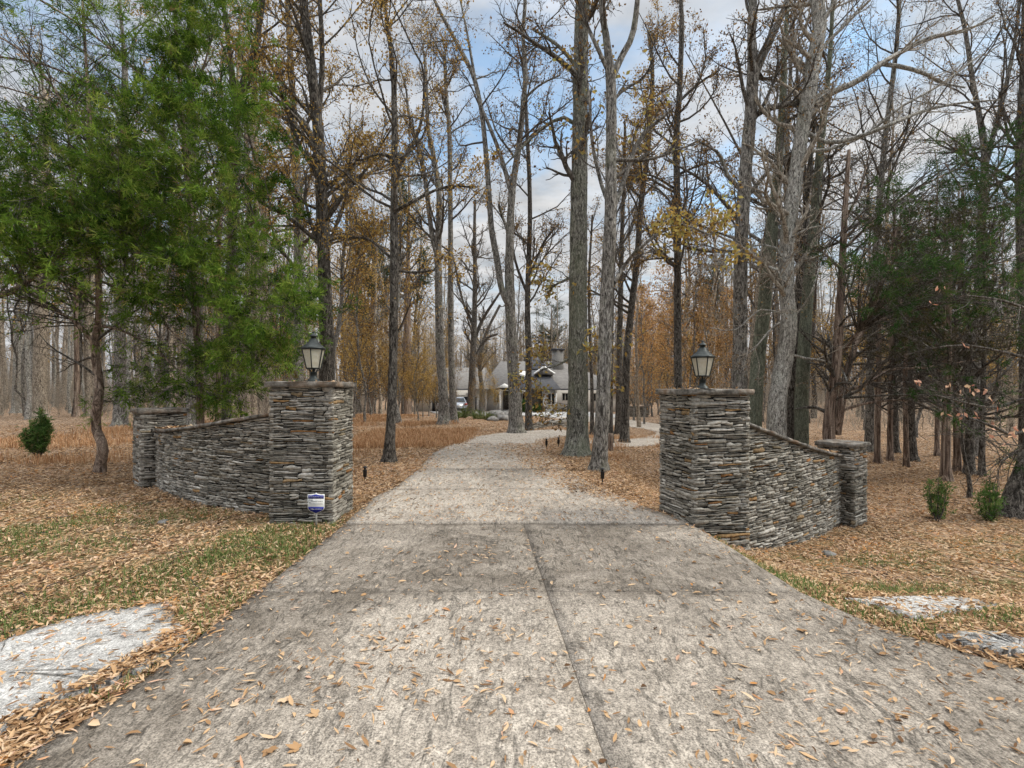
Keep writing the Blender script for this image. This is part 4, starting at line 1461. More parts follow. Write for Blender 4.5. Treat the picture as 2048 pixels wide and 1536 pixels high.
hero('oak_tree', 'greenish dark trunk close behind the top of the pale wing wall', [(1604, 893, 27), (1603, 800, 25), (1608, 700, 23), (1618, 560, 20), (1630, 420, 17), (1640, 300, 14)], 14.5, bark='bark_moss', nl=14, t0=.35, leaf=('leaf_brown', 400, .09), top=16)
hero('bare_tree', 'nearly black slim trunk squeezed between the pale tree and its greenish neighbour', [(1582, 885, 17), (1583, 780, 16), (1592, 650, 15), (1605, 500, 13), (1618, 350, 10)], 15.5, bark='bark_dark', nl=12, t0=.4, top=14)
hero('hickory_tree', 'straight slim tree seen just beyond the lantern of the pale pillar', [(1356, 872, 17), (1356, 760, 15), (1355, 683, 15), (1355, 456, 13), (1353, 273, 12), (1358, 200, 11), (1361, 137, 10), (1364, 46, 9), (1362, 0, 8)], 18.5, bark='bark_dark', nl=24, t0=.28, leaf=('leaf_brown', 2300, .10), top=20, limb=2.8, limbs=[[(1356, 205, 6), (1400, 165, 5), (1440, 140, 3)], [(1355, 350, 6), (1400, 330, 4), (1450, 320, 3)], [(1354, 380, 6), (1300, 350, 4), (1260, 360, 3)]])
hero('hickory_tree', 'dark tree bending toward the pale pillar, near the stump', [(1249, 887, 19), (1251, 800, 16), (1253, 720, 15), (1257, 670, 14), (1266, 590, 13), (1274, 524, 12), (1282, 410, 11), (1296, 296, 10), (1305, 159, 8), (1298, 68, 7)], None, bark='bark_dark', nl=20, t0=.28, leaf=('leaf_gold', 2000, .10), top=17, limb=2.6)
hero('hickory_tree', 'thin almost black trunk just before the bending dark tree', [(1236, 868, 14), (1238, 780, 12), (1240, 650, 11), (1243, 500, 9), (1247, 380, 7), (1250, 250, 5)], None, bark='bark_dark', nl=14, t0=.35, leaf=('leaf_brown', 700, .10), top=16)
hero('bare_tree', 'thin dark stem rising between the two largest oaks by the drive', [(1184, 870, 9), (1184, 780, 7), (1180, 680, 6), (1178, 560, 5), (1185, 430, 4)], None, bark='bark_dark', nl=12, t0=.35, leaf=('leaf_brown', 250, .10), top=10)
hero('bare_tree', 'thin dark trunk rising behind the brown stump', [(1222, 888, 11), (1221, 800, 9), (1223, 650, 8), (1228, 500, 7), (1230, 380, 5)], None, bark='bark_dark', nl=10, t0=.4, leaf=None, top=13)

hero('oak_tree', 'grey tree forking high above the dark cedar and the leafy slope', [(1948, 905, 19), (1950, 760, 17), (1958, 560, 15), (1966, 400, 14), (1970, 320, 13), (1962, 250, 10), (1945, 160, 8), (1930, 60, 7)], 17.5,
     forks=[[(1970, 330, 11), (1992, 250, 9), (2010, 180, 8), (2030, 80, 6)]], bark='bark_grey', twig='twig', nl=[24, 12], t0=[.4, .2], leaf=('leaf_brown', 800, .08), top=20, limb=3.8, group='oaks rising over the dark cedar')
hero('oak_tree', 'dark upright tree at the far edge of the leafy slope', [(2052, 912, 22), (2050, 700, 19), (2042, 450, 16), (2040, 300, 14), (2046, 150, 11), (2050, 0, 9)], 16.5, bark='bark_dark', nl=28, t0=.4, leaf=('leaf_brown', 900, .08), top=19, limb=3.8, group='oaks rising over the dark cedar')
hero('oak_tree', 'slim grey tree rising out of the dark cedar crown', [(1738, 890, 16), (1742, 700, 14), (1752, 500, 12), (1768, 300, 10), (1790, 120, 8), (1800, 0, 6)], 18.5, bark='bark_grey', nl=30, t0=.4, leaf=('leaf_brown', 1100, .08), top=19, limb=4.2, group='oaks rising over the dark cedar')

# trunks before and beyond the sloping dark wall
for args in [
    ('large grey trunk standing behind the small round evergreen', [(80, 832, 26), (80, 760, 23), (82, 600, 21), (85, 400, 18), (88, 200, 15)], 30, 'bark_far'),
    ('pale trunk at the woods edge, beyond the round evergreen', [(33, 818, 17), (34, 760, 14), (40, 600, 13), (48, 400, 11)], 38, 'bark_pale'),
    ('stout trunk close behind the crooked cedar', [(240, 850, 26), (240, 780, 21), (241, 600, 19), (246, 350, 16), (250, 200, 13)], 23, 'bark_grey'),
    ('stout trunk directly behind the low end pillar of the dark wall', [(385, 858, 25), (385, 800, 22), (384, 650, 20), (380, 400, 17), (382, 200, 13)], 22, 'bark_grey'),
    ('slim brown trunk beside the lichen spotted tree', [(436, 845, 11), (436, 780, 10), (437, 600, 9), (440, 400, 7)], 25, 'bark_red'),
    ('slim grey trunk rising close to the dark sloping coping', [(494, 838, 13), (494, 760, 12), (495, 600, 11), (498, 380, 9)], 28, 'bark_far'),
    ('slim grey trunk paired closely with its neighbour by the sign pillar', [(507, 836, 13), (508, 760, 12), (511, 600, 11), (514, 380, 9)], 30, 'bark_far'),
    ('brown slim trunk between the round evergreen and the crooked cedar', [(154, 832, 11), (154, 760, 9), (152, 600, 8), (150, 400, 7)], 32, 'bark_red'),
    ('medium grey trunk hidden partly by the crooked cedar', [(178, 832, 16), (178, 760, 14), (176, 600, 13), (180, 400, 11)], 33, 'bark_far'),
]:
    hero('forest_tree', args[0], args[1], args[2], bark=args[3], nl=18, t0=.3, top=21, limb=4.0, leaf=('leaf_gold', 500, .13), group='trunks in the woods behind the dark wall', nb=5, nt=4, sides=12, twr=.007)

for args in [
    ('reddish trunk standing close before the leafy slope behind the low pillar', [(1891, 962, 19), (1892, 900, 16), (1893, 840, 15), (1896, 700, 12), (1900, 560, 9)], None),
    ('straight reddish trunk just behind the low pale end pillar', [(1755, 926, 12), (1755, 870, 11), (1757, 750, 10), (1760, 600, 8)], None),
    ('reddish trunk paired with its thin twin past the low end pillar', [(1780, 921, 11), (1780, 870, 10), (1782, 760, 9), (1786, 620, 7)], None),
    ('thin reddish twin trunk past the low end pillar', [(1813, 933, 10), (1812, 870, 9), (1810, 760, 8), (1812, 640, 6)], None),
    ('dark trunk with a short hooked side stem in the reddish grove', [(1824, 921, 20), (1822, 880, 18), (1819, 800, 16), (1815, 650, 12)], None),
    ('slim brown trunk beyond the reddish grove', [(1874, 912, 9), (1874, 860, 8), (1876, 760, 7), (1880, 650, 6)], None),
    ('stout grey trunk deep in the reddish grove', [(1790, 905, 15), (1789, 860, 14), (1787, 760, 13), (1790, 600, 11)], None),
    ('brown trunk just behind the nearest reddish trunk', [(1915, 942, 13), (1914, 880, 12), (1912, 780, 11), (1912, 640, 8)], None),
    ('stout grey trunk behind the hanging crooked stem', [(1939, 948, 17), (1939, 880, 16), (1937, 780, 14), (1936, 640, 11)], None),
    ('slim reddish trunk nearest the leaning dark tree', [(1964, 952, 11), (1964, 880, 10), (1966, 780, 9), (1970, 640, 7)], None),
]:
    hero('cedar_trunk_tree', args[0], args[1], args[2], bark='bark_red' if 'grey' not in args[0] and 'dark' not in args[0] else 'bark_dark', nl=24, t0=.2, top=7.5, limb=2.0, ang=1.15, group='reddish cedars on the leafy slope', leaf=('cedar_olive', 800, .13), nb=5, nt=5, sides=12, twr=.005)

# the crooked hanging stem and the leaning dark trunk
hero('crooked_sapling', 'crooked dark sapling stem with a hooked foot on the leafy slope', [(1938, 998, 7), (1940, 965, 7), (1933, 935, 6), (1926, 900, 6), (1924, 860, 5), (1930, 800, 4)], 10.8, bark='bark_dark', nl=6, t0=.5, top=3.0, limb=.8, group='saplings', sides=8)
hero('dogwood_tree', 'leaning dark spotted tree with a few coral leaves on spreading twigs', [(2022, 1032, 38), (2030, 990, 34), (2045, 950, 32), (2062, 900, 30), (2085, 800, 27), (2110, 650, 23), (2130, 500, 18)], 9.2, bark='bark_dark', twig='twig', nl=0, t0=.3, top=7, group='saplings', sides=14)
dog = bpy.data.objects['dogwood_tree']
bt, tl = MB(), []
for f in ([(2085, 790, 9), (2040, 800, 7), (1990, 815, 5), (1930, 805, 4), (1870, 790, 3)], [(2075, 840, 8), (2030, 870, 6), (1980, 850, 5), (1920, 830, 3)], [(2095, 720, 9), (2050, 715, 7), (1990, 700, 5), (1920, 690, 4), (1850, 700, 3)], [(2070, 880, 7), (2030, 905, 5), (1990, 930, 3)], [(2105, 640, 8), (2060, 620, 6), (2000, 600, 5), (1930, 590, 3)]):
    fp, fr = trunk_from_pixels(f, 8.6, wob=.3, do_flare=False)
    bt.tubes(fp[None], fr[None], 5)
    tl.append((fp, fr))
tips = crownwork(bt, tl, 10, .1, 1.0, .7, .0, 4, 4, twr=.003)
bt.build('limbs', 'twig', dog)
m = MB()
cc = np.array([P(a + rng.normal(0, 5), b + rng.normal(0, 5), 8.4 + rng.normal(0, .25)) for a, b in [(1930, 690), (1945, 775), (1955, 778), (1965, 775), (1975, 780), (1900, 765), (1925, 770), (1985, 800), (1996, 805), (1895, 825), (1920, 828), (1930, 828), (1940, 828), (1940, 770), (1985, 842), (1990, 848), (2025, 862), (2030, 868), (2035, 858), (2012, 880), (1980, 870), (2040, 855), (1875, 570), (1885, 575), (1870, 600), (1830, 755), (1840, 762)] for _ in range(2)])
leaf_cards(m, cc, rng.uniform(.07, .12, len(cc)), rng.uniform(.04, .065, len(cc)), up_bias=1.2)
m.build('crown', 'leaf_coral', dog)


# ------------------------------------------------------------------ cedars with feathery foliage
def cedar(name, label, stems_px, Y, clumps, limbs_px=(), bark='bark_red', fol='cedar_green', per=70, size=.12, group='cedars around the gate', twigs=10, top=None, width=.12, extra_bare=0, twig='twig', tufts=26, tuft_r=.10):
    """stems in pixels; clumps: (x, y, r_pixels, depth) foliage masses joined to the stem by branches"""
    st = [trunk_from_pixels(s, Y, wob=.12, top=top if k == 0 else None, do_flare=(k == 0), flare_amt=.2) for k, s in enumerate(stems_px)]
    base = np.array([st[0][0][0, 0], st[0][0][0, 1], float(ground(st[0][0][0, 0], st[0][0][0, 1]))])
    t = thing(name, base, label, 'tree', group)
    m = MB()
    for k, (p, r) in enumerate(st):
        m.tubes(p[None], r[None], 14 if k == 0 else 8, rough=.05)
    for f in limbs_px:
        yy = f[0][3] if len(f[0]) > 3 else Y
        p, r = trunk_from_pixels([q[:3] for q in f], yy, wob=.25, do_flare=False)
        m.tubes(p[None], r[None], 7, rough=.04)
        st.append((p, r))
    m.build('trunk', bark, t, smooth=True)
    allp = np.concatenate([p for p, r in st])
    allr = np.concatenate([r for p, r in st])
    b, fo = MB(), MB()
    per, size = per * 2.05, size * .95
    for (cx_, cy_, rp, cyy) in clumps:
        c = P(cx_, cy_, cyy)
        rad = rp * cyy / F
        # attach: a stem point lower than the clump and near it
        d = np.linalg.norm((allp - c) * np.array([1, 1, .8]), axis=1) + np.where(allp[:, 2] > c[2] + .1, 1.5, 0) + np.where(allp[:, 2] < 1.2, 2.0, 0)
        k = int(np.argmin(d))
        a = allp[k]
        mid = (a + c) / 2 + np.array([rng.normal(0, .1), rng.normal(0, .1), rng.uniform(.0, .22) * np.linalg.norm(c - a)])
        path = catmull(np.array([a, mid, c, c + nrm(c - mid) * rad * .8]), 9)
        r0 = min(allr[k] * .5, .006 + .008 * np.linalg.norm(c - a))
        b.tubes(path[None], np.linspace(r0, .004, 9)[None], 5)
        tw = grow(path[None], np.linspace(r0, .004, 9)[None], np.array([rad * 2.2 + .25]), twigs, .35, 1, 1, .8, .03, 5, .22, .5, .003)
        b.tubes(tw[0], tw[1], 3)
        tw2 = grow(*tw, 3, .2, 1, .5, .6, .02, 4, .22, .6, .0022)
        b.tubes(tw2[0], tw2[1], 3)
        n = int(per * (rp / 45) ** 2)
        src = np.concatenate([tw2[0].reshape(-1, 3), tw[0][:, 2:].reshape(-1, 3)])
        dirs = np.concatenate([np.gradient(tw2[0], axis=1).reshape(-1, 3), np.gradient(tw[0], axis=1)[:, 2:].reshape(-1, 3)])
        ntf = max(4, int(tufts * (rp / 40)))
        pick = rng.integers(0, len(src), ntf)
        tu = rng.integers(0, ntf, n)
        j = pick[tu]
        lump_ = src[j] + rng.normal(0, 1, (n, 3)) * np.array([1, 1, .75]) * rng.uniform(.35, 1.2, ntf)[tu][:, None] * tuft_r
        tone = np.clip(rng.normal(.45, .13) + rng.normal(0, .15, ntf), .02, .98)[tu]
        spray_cards(fo, lump_, nrm(dirs[j]) + np.array([0, 0, -.25]) + rng.normal(0, .35, (n, 3)), rng.uniform(.7, 1.25, n) * size, 7, width, np.clip(tone + rng.normal(0, .11, n), 0, 1))
    if extra_bare:
        for p, r in st:
            q, rr, L = resample(p, r, 20)
            w = grow(q[None], rr[None], np.array([1.6]), extra_bare, .2, .95, 1, 1.0, -.01, 6, .14, .4, .004)
            b.tubes(w[0], w[1], 4)
            w2 = grow(*w, 4, .2, 1, .45, .6, 0, 4, .2, .6, .0028)
            b.tubes(w2[0], w2[1], 3)
    b.build('branches', twig, t)
    fo.build('crown', fol, t)
    return t


def in_poly(x, y, poly):
    c = False
    n = len(poly)
    for i in range(n):
        (x1, y1), (x2, y2) = poly[i], poly[(i + 1) % n]
        if (y1 > y) != (y2 > y) and x < (x2 - x1) * (y - y1) / (y2 - y1) + x1:
            c = not c
    return c


def clumps_in(poly, n, r, Y, dY):
    x0, x1 = min(p[0] for p in poly), max(p[0] for p in poly)
    y0, y1 = min(p[1] for p in poly), max(p[1] for p in poly)
    out = []
    while len(out) < n:
        x, y = rng.uniform(x0, x1), rng.uniform(y0, y1)
        if in_poly(x, y, poly):
            out.append((x, y, rng.uniform(.65, 1.3) * r, Y + rng.uniform(-dY, dY)))
    return out


# great cedar whose crown hangs over the dark wall
cl1 = clumps_in([(245, 120), (330, -60), (430, -60), (440, 100), (478, 200), (505, 270), (540, 360), (595, 430), (590, 560), (560, 700), (430, 640), (330, 560), (270, 400), (230, 250)], 74, 46, 10.6, 1.7)
cl1 += clumps_in([(540, 560), (600, 560), (630, 615), (600, 690), (530, 740), (470, 720), (480, 600)], 16, 36, 10.0, .9)
cl1 += clumps_in([(235, 745), (330, 690), (560, 680), (545, 780), (420, 805), (230, 805)], 26, 28, 10.2, .9)
cl1 += clumps_in([(130, 300), (330, 330), (400, 560), (300, 640), (160, 500)], 22, 40, 10.3, 1.3)
cedar('cedar_tree', 'tall dense green cedar hanging over the dark wing wall and its lantern',
      [[(402, 880, 16), (400, 780, 14), (392, 640, 13), (385, 480, 12), (370, 300, 10), (355, 100, 7), (345, -60, 5)]], 11.0, cl1,
      limbs_px=[[(386, 520, 6), (450, 480, 5), (520, 440, 4), (580, 430, 3)], [(388, 560, 7), (440, 620, 5), (500, 660, 4), (560, 690, 3)], [(375, 380, 6), (430, 330, 5), (490, 330, 3)], [(396, 690, 5), (450, 720, 4), (510, 750, 3)], [(380, 440, 6), (320, 420, 5), (250, 400, 4), (190, 380, 3)], [(362, 200, 6), (400, 150, 4), (420, 90, 3)]], per=92, size=.14)
# the crooked cedar
cl2 = clumps_in([(-60, 180), (150, 200), (250, 330), (270, 480), (130, 560), (-60, 540)], 62, 42, 9.7, 1.3)
cl2 += clumps_in([(150, 250), (300, 330), (320, 600), (200, 620), (130, 450)], 18, 38, 10.0, 1.0)
cl2 += clumps_in([(160, 600), (290, 620), (300, 760), (220, 700)], 8, 24, 10.4, .6)
cl2 += clumps_in([(-40, -40), (330, -40), (300, 140), (60, 190), (-40, 120)], 12, 26, 9.6, 1.0)
cl2 += [(235, 775, 26, 10.5), (262, 790, 24, 10.4), (205, 800, 20, 10.5), (290, 800, 20, 10.3), (285, 850, 16, 9.2), (20, 640, 20, 9.5), (-5, 560, 26, 9.5)]
cl2 += clumps_in([(60, -40), (250, -40), (260, 80), (120, 60)], 6, 30, 9.6, 1.0)
cedar('cedar_tree', 'crooked cedar with an S bent reddish trunk in the leaves before the woods',
      [[(198, 946, 22), (203, 915, 18), (206, 895, 18), (198, 872, 17), (190, 845, 16), (196, 808, 16), (198, 760, 14), (191, 717, 15), (190, 683, 14), (196, 640, 11), (197, 560, 10), (190, 420, 9), (180, 260, 7), (172, 120, 5), (165, 0, 4)]], None or on_ground(198, 946)[1], cl2,
      limbs_px=[[(190, 690, 10), (160, 652, 8), (123, 626, 6), (86, 611, 5), (30, 590, 4)], [(195, 650, 6), (240, 660, 5), (300, 690, 4), (345, 730, 3), (372, 760, 2)], [(196, 600, 6), (120, 560, 5), (60, 530, 4), (0, 585, 3)],
                [(197, 560, 5), (260, 590, 4), (330, 650, 3), (380, 700, 2)], [(190, 430, 6), (120, 300, 5), (60, 240, 4), (-20, 215, 3)], [(185, 330, 6), (110, 180, 5), (40, 100, 4), (-30, 60, 3)], [(188, 380, 6), (250, 260, 4), (310, 150, 3), (360, 60, 2)],
                [(330, 200, 4), (260, 130, 4), (160, 50, 4), (80, 0, 4)], [(330, 260, 4), (220, 190, 4), (90, 130, 4), (-30, 110, 4)], [(300, 300, 3), (180, 230, 3), (60, 190, 3), (-40, 160, 3)], [(-20, 595, 13), (40, 575, 12), (90, 530, 8), (140, 500, 5)]],
      per=66, size=.13, extra_bare=22, tufts=20)
# dark cedar on the other side, twin reddish trunks
cl3 = clumps_in([(1640, 470), (1790, 330), (1900, 270), (2120, 280), (2160, 680), (1950, 640), (1850, 590), (1700, 610), (1625, 540)], 74, 26, 11.0, 1.8)
cl3 += clumps_in([(1780, 600), (1960, 600), (1940, 700), (1820, 700)], 5, 24, 10.5, 1.0)
cl3 += clumps_in([(1990, 800), (2090, 760), (2090, 960), (2000, 930)], 8, 24, 9.6, .6)
cedar('cedar_tree', 'dark twin stemmed cedar with reddish bark behind the low pale end pillar',
      [[(1657, 872, 22), (1660, 820, 20), (1673, 734, 18), (1679, 617, 15), (1684, 539, 13), (1690, 420, 10), (1698, 300, 6)], [(1673, 868, 17), (1684, 800, 15), (1690, 760, 14), (1700, 720, 12), (1715, 680, 11), (1738, 637, 9), (1752, 600, 8), (1770, 540, 6), (1800, 440, 5)]], 13.4, cl3,
      limbs_px=[[(1690, 700, 7), (1720, 660, 6), (1760, 640, 5), (1830, 620, 5), (1900, 600, 4), (1990, 570, 3)], [(1682, 600, 7), (1740, 560, 6), (1800, 540, 5), (1880, 535, 4), (1980, 530, 3), (2060, 500, 2)], [(1690, 780, 7), (1730, 770, 6), (1780, 740, 5), (1850, 735, 4), (1950, 720, 3)],
                [(1684, 820, 6), (1740, 805, 5), (1800, 800, 4), (1880, 805, 3)], [(1686, 500, 6), (1750, 440, 5), (1830, 380, 4), (1930, 330, 3)], [(1745, 620, 6), (1800, 610, 6), (1860, 580, 5), (1950, 555, 4)], [(1690, 440, 6), (1720, 380, 5), (1740, 300, 3)], [(1684, 540, 5), (1640, 500, 4), (1600, 480, 2)]],
      fol='cedar_dark', per=58, size=.14, extra_bare=28, twigs=12, twig='twig', tufts=15, tuft_r=.11)


def evergreen_shrub(label, px, py, w, h, stems=5, n=420, sz=.10, fol='shrub'):
    b = on_ground(px, py)
    Y = b[1]
    W, H = w * Y / F / 2, h * Y / F
    t = thing('evergreen_shrub', b, label, 'shrub', 'young evergreens among the leaves')
    m, f = MB(), MB()
    for k in range(stems):
        a = rng.uniform(0, 6.28)
        rr = W * (rng.uniform(.25, .8) if k else .04)
        top = b + np.array([math.cos(a) * rr, math.sin(a) * rr, H * (1 - .72 * (rr / W)) * rng.uniform(.88, 1)])
        p = catmull(np.array([b + np.array([0, 0, -.05]), b + (top - b) * np.array([.75, .75, .4]), top]), 8)
        r = np.linspace(.014, .003, 8)
        m.tubes(p[None], r[None], 5)
        l = grow(p[None], r[None], np.array([H * .22]), 18, .1, 1, 1, .65, .2, 5, .15, .5, .0025)
        m.tubes(l[0], l[1], 3)
        src = np.concatenate([l[0][:, 1:].reshape(-1, 3), p[3:]])
        j = rng.integers(0, len(src), n // stems)
        spray_cards(f, src[j] + rng.normal(0, .03, (len(j), 3)), rng.normal(0, .5, (len(j), 3)) + np.array([0, 0, .9]), rng.uniform(.7, 1.3, len(j)) * sz, 6, .2, np.clip(rng.normal(.5, .25, len(j)), 0, 1))
    m.build('stem', 'twig', t)
    f.build('foliage', fol, t)


evergreen_shrub('small rounded evergreen shrub standing alone in the leaves before the woods', 80, 914, 62, 96, 11, 1300, .085)
evergreen_shrub('thin young evergreen with two tops, closer to the low end pillar', 1874, 1042, 92, 92, 5, 420, .06)
evergreen_shrub('thin young evergreen close beside the leaning dark tree', 1977, 1040, 100, 92, 6, 460, .06)
for k, (a, b, w, h) in enumerate([(1010, 812, 10, 8), (1048, 824, 34, 24), (1072, 822, 22, 18)]):
    if k:
        evergreen_shrub(['', 'dark bush against the stone part of the house', 'smaller dark bush by the white trim of the house'][k], a, 826, w, h, 7, 300, .3, 'cedar_dark')
lab = ['light green grassy clump nearest the thin grey trunk', 'light green grassy clump before the garage', 'widest light green clump before the house', 'light green clump beside the rock pile']
for k, (a, b, w, h) in enumerate([(926, 836, 22, 20), (912, 838, 16, 12), (956, 838, 30, 16), (976, 840, 26, 16)]):
    p = on_ground(a, b)
    W, H = w * p[1] / F / 2, h * p[1] / F
    t = thing('ornamental_grass', p, lab[k], 'plant', 'green clumps before the house')
    m = MB()
    q = grow(np.array([[p, p + [0, 0, .1]]]), np.full((1, 2), .01), np.array([H]), 160, 0, 1, 1.2, .6, -.12, 5, .06, .9, .012)
    m.tubes(q[0] + np.concatenate([rng.uniform(-W * .6, W * .6, (160, 1, 2)), np.zeros((160, 1, 1))], 2), q[1], 3, rnd=rng.uniform(.2, 1, 160))
    m.build('foliage', 'green_grass', t)


# ------------------------------------------------------------------ pines far beyond
def pine(label, px, base_y, w, top_y, Y):
    b = P(px, base_y, Y)
    b[2] = float(ground(b[0], b[1]))
    H = EYE + (HY - top_y) / F * Y - b[2]
    t = thing('pine_tree', b, label, 'tree', 'pines in the woods')
    m = MB()
    pts = np.stack([b[0] + np.linspace(0, .3, 12), np.full(12, b[1]), b[2] - .2 + np.linspace(0, H, 12)], 1)
    rad = np.linspace(w * Y / F * .09, .04, 12)
    m.tubes(pts[None], rad[None], 10, rough=.04)
    m.build('trunk', 'bark_red', t, smooth=True)
    br, f = MB(), MB()
    W = w * Y / F / 2
    l = grow(pts[None], rad[None], np.array([W]), 60, .42, .99, 1.15, 1.2, .05, 6, .1, .4, .015)
    br.tubes(l[0], l[1], 4)
    l2 = grow(*l, 5, .3, 1, .4, .6, .08, 4, .15, .5, .008)
    br.tubes(l2[0], l2[1], 3)
    br.build('branches', 'twig', t)
    src = l2[0][:, 1:].reshape(-1, 3)
    j = rng.integers(0, len(src), 1700)
    spray_cards(f, src[j] + rng.normal(0, .12, (1700, 3)), rng.normal(0, .8, (1700, 3)) + np.array([0, 0, .4]), rng.uniform(.7, 1.2, 1700) * .42, 6, .12)
    f.build('crown', 'pine_green', t)


pine('tall pine with a ragged crown beyond the dark slim tree', 812, 822, 120, 318, 46)
pine('shorter pine half hidden beside the tallest pine', 742, 822, 100, 420, 48)
pine('dull green pine standing behind the lantern of the pale pillar', 1425, 826, 70, 530, 62)
pine('distant pine peeping over the house roof', 1100, 830, 90, 610, 95)


# ------------------------------------------------------------------ woods: kinds built once, then copied
def forest_proto(h, r, nl, t0, limb, bark, leaf, twr, nb=5, nt=4, fork=False):
    t = thing('forest_tree', (0, 0, 0))
    n = 14
    zz = np.linspace(-.2, h, n)
    bend = np.cumsum(rng.normal(0, .10, (n, 2)), 0) * (zz[:, None] > 1)
    pts = np.column_stack([bend, zz])
    rad = flare(pts, r * (1 - .78 * np.linspace(0, 1, n)), amt=.5)
    m = MB()
    m.tubes(pts[None], rad[None], 9, rough=.03)
    st = [(pts, rad)]
    if fork:
        k = 5
        d = np.array([.5, .1, 1.0]) * (h - zz[k]) * .85
        fp = catmull(np.array([pts[k], pts[k] + d * .2 + [.25, 0, 0], pts[k] + d * .6, pts[k] + d]), 10)
        fr = np.linspace(rad[k] * .75, .02, 10)
        m.tubes(fp[None], fr[None], 8)
        st.append((fp, fr))
    m.build('trunk', bark, t, smooth=True)
    b = MB()
    tips = crownwork(b, st, nl, t0, limb, .8, .12, nb, nt, twr=twr)
    b.build('branches', 'twig' if bark != 'bark_pale' else 'twig_pale', t)
    if leaf:
        leaves_on(tips, leaf[1], leaf[2], leaf[0], t, jit=.2)
    return t


def copy_tree(root, loc, rz, s):
    r = root.copy()
    COL.objects.link(r)
    r.location = tuple(loc)
    r.rotation_euler = (rng.normal(0, .035), rng.normal(0, .035), rz)
    r.scale = (s, s, s)
    for ch in list(root.children):
        c = ch.copy()
        COL.objects.link(c)
        c.parent = r
    return r


KINDS = {}
KINDS['slim bare grey'] = forest_proto(17, .11, 20, .3, 2.8, 'bark_far', None, .007)
KINDS['medium bare grey'] = forest_proto(21, .19, 24, .35, 3.8, 'bark_far', None, .008)
KINDS['stout grey'] = forest_proto(22, .27, 24, .38, 4.6, 'bark_grey', ('leaf_brown', 900, .14), .008)
KINDS['slim pale'] = forest_proto(18, .10, 18, .4, 2.6, 'bark_pale', None, .007)
KINDS['medium gold leaved'] = forest_proto(18, .15, 24, .22, 3.4, 'bark_grey', ('leaf_gold', 1900, .13), .007)
KINDS['forked dark'] = forest_proto(19, .17, [14, 10], [.35, .25], 3.4, 'bark_dark', ('leaf_brown', 700, .13), .008, fork=True)
KINDS['thin orange leaved'] = forest_proto(9, .07, 26, .12, 2.6, 'bark_grey', ('leaf_orange', 2300, .105), .005)
KINDS['thin dark bare'] = forest_proto(11, .06, 22, .18, 2.2, 'bark_dark', None, .005)
KINDS['thin brown leaved'] = forest_proto(10, .065, 26, .12, 2.4, 'bark_grey', ('leaf_brown', 1500, .12), .005)
KINDS['thin golden leaved'] = forest_proto(10, .07, 26, .12, 2.6, 'bark_grey', ('leaf_gold', 2300, .105), .005)
first = {k: True for k in KINDS}
placed = []


def plant(kind, px, Y, place, s=1.0, rz=None):
    x = (px - HX) / F * Y
    z = float(ground(x, Y)) - .02
    if rz is None:
        rz = rng.uniform(0, 6.28)
    r = KINDS[kind]
    if first[kind]:
        first[kind] = False
        r.location = (x, Y, z)
        r.rotation_euler = (0, 0, rz)
        r.scale = (s, s, s)
    else:
        r = copy_tree(r, (x, Y, z), rz, s)
    g = 'trees ' + place
    tag(r, kind + ' tree ' + place, 'tree', g)
    placed.append((x, Y))


def scatter(zones, kinds, weights, n, place, tries=4000, sep=1.5, s0=.85, s1=1.2):
    k = 0
    for _ in range(tries):
        if k >= n:
            break
        (x0, x1, y0, y1) = zones[rng.integers(0, len(zones))]
        Y = y0 + (y1 - y0) * rng.uniform(0, 1) ** .8
        px = rng.uniform(x0, x1)
        x = (px - HX) / F * Y
        if any((x - a) ** 2 + (Y - b) ** 2 < sep ** 2 for a, b in placed):
            continue
        plant(kinds[rng.choice(len(kinds), p=weights)], px, Y, place, rng.uniform(s0, s1))
        k += 1


W1 = ['slim bare grey', 'medium bare grey', 'stout grey', 'slim pale', 'medium gold leaved', 'forked dark', 'thin dark bare']
scatter([(-200, 175, 26, 62)], W1, [.25, .15, .08, .22, .1, .06, .14], 34, 'in the open woods beyond the small rounded evergreen')
scatter([(180, 290, 24, 62)], W1, [.22, .18, .1, .2, .12, .08, .1], 16, 'in the woods behind the crooked cedar')
scatter([(290, 540, 22, 62)], W1, [.2, .18, .1, .16, .16, .08, .12], 30, 'in the woods above the dark sloping wall')
scatter([(540, 730, 22, 62)], ['slim bare grey', 'medium bare grey', 'medium gold leaved', 'forked dark', 'thin dark bare', 'thin golden leaved'], [.14, .12, .3, .08, .1, .26], 22, 'in the woods behind the sign pillar')
scatter([(722, 835, 26, 60)], ['slim bare grey', 'medium gold leaved', 'forked dark', 'thin dark bare', 'thin golden leaved', 'thin brown leaved'], [.12, .18, .10, .10, .32, .18], 24, 'in the woods past the dark slim tree')
scatter([(835, 905, 27, 46)], ['thin golden leaved', 'thin brown leaved'], [.65, .35], 9, 'near the double stemmed tree', s0=.5, s1=.7)
scatter([(860, 1240, 82, 110)], ['medium bare grey', 'medium gold leaved', 'stout grey', 'thin golden leaved'], [.4, .2, .2, .2], 26, 'far behind the roofs of the house', s0=.55, s1=.8)
scatter([(900, 1000, 40, 48)], ['thin golden leaved', 'thin brown leaved'], [.6, .4], 4, 'before the garage wing of the house', s0=.42, s1=.6)
scatter([(850, 1250, 76, 86)], ['slim bare grey', 'medium bare grey', 'stout grey'], [.4, .35, .25], 12, 'rising behind the roofs of the house', s0=.9, s1=1.25)
scatter([(1262, 1330, 30, 58)], ['thin orange leaved', 'thin golden leaved', 'slim bare grey'], [.6, .25, .15], 12, 'beyond the chimney end of the house', s0=.8, s1=1.15)
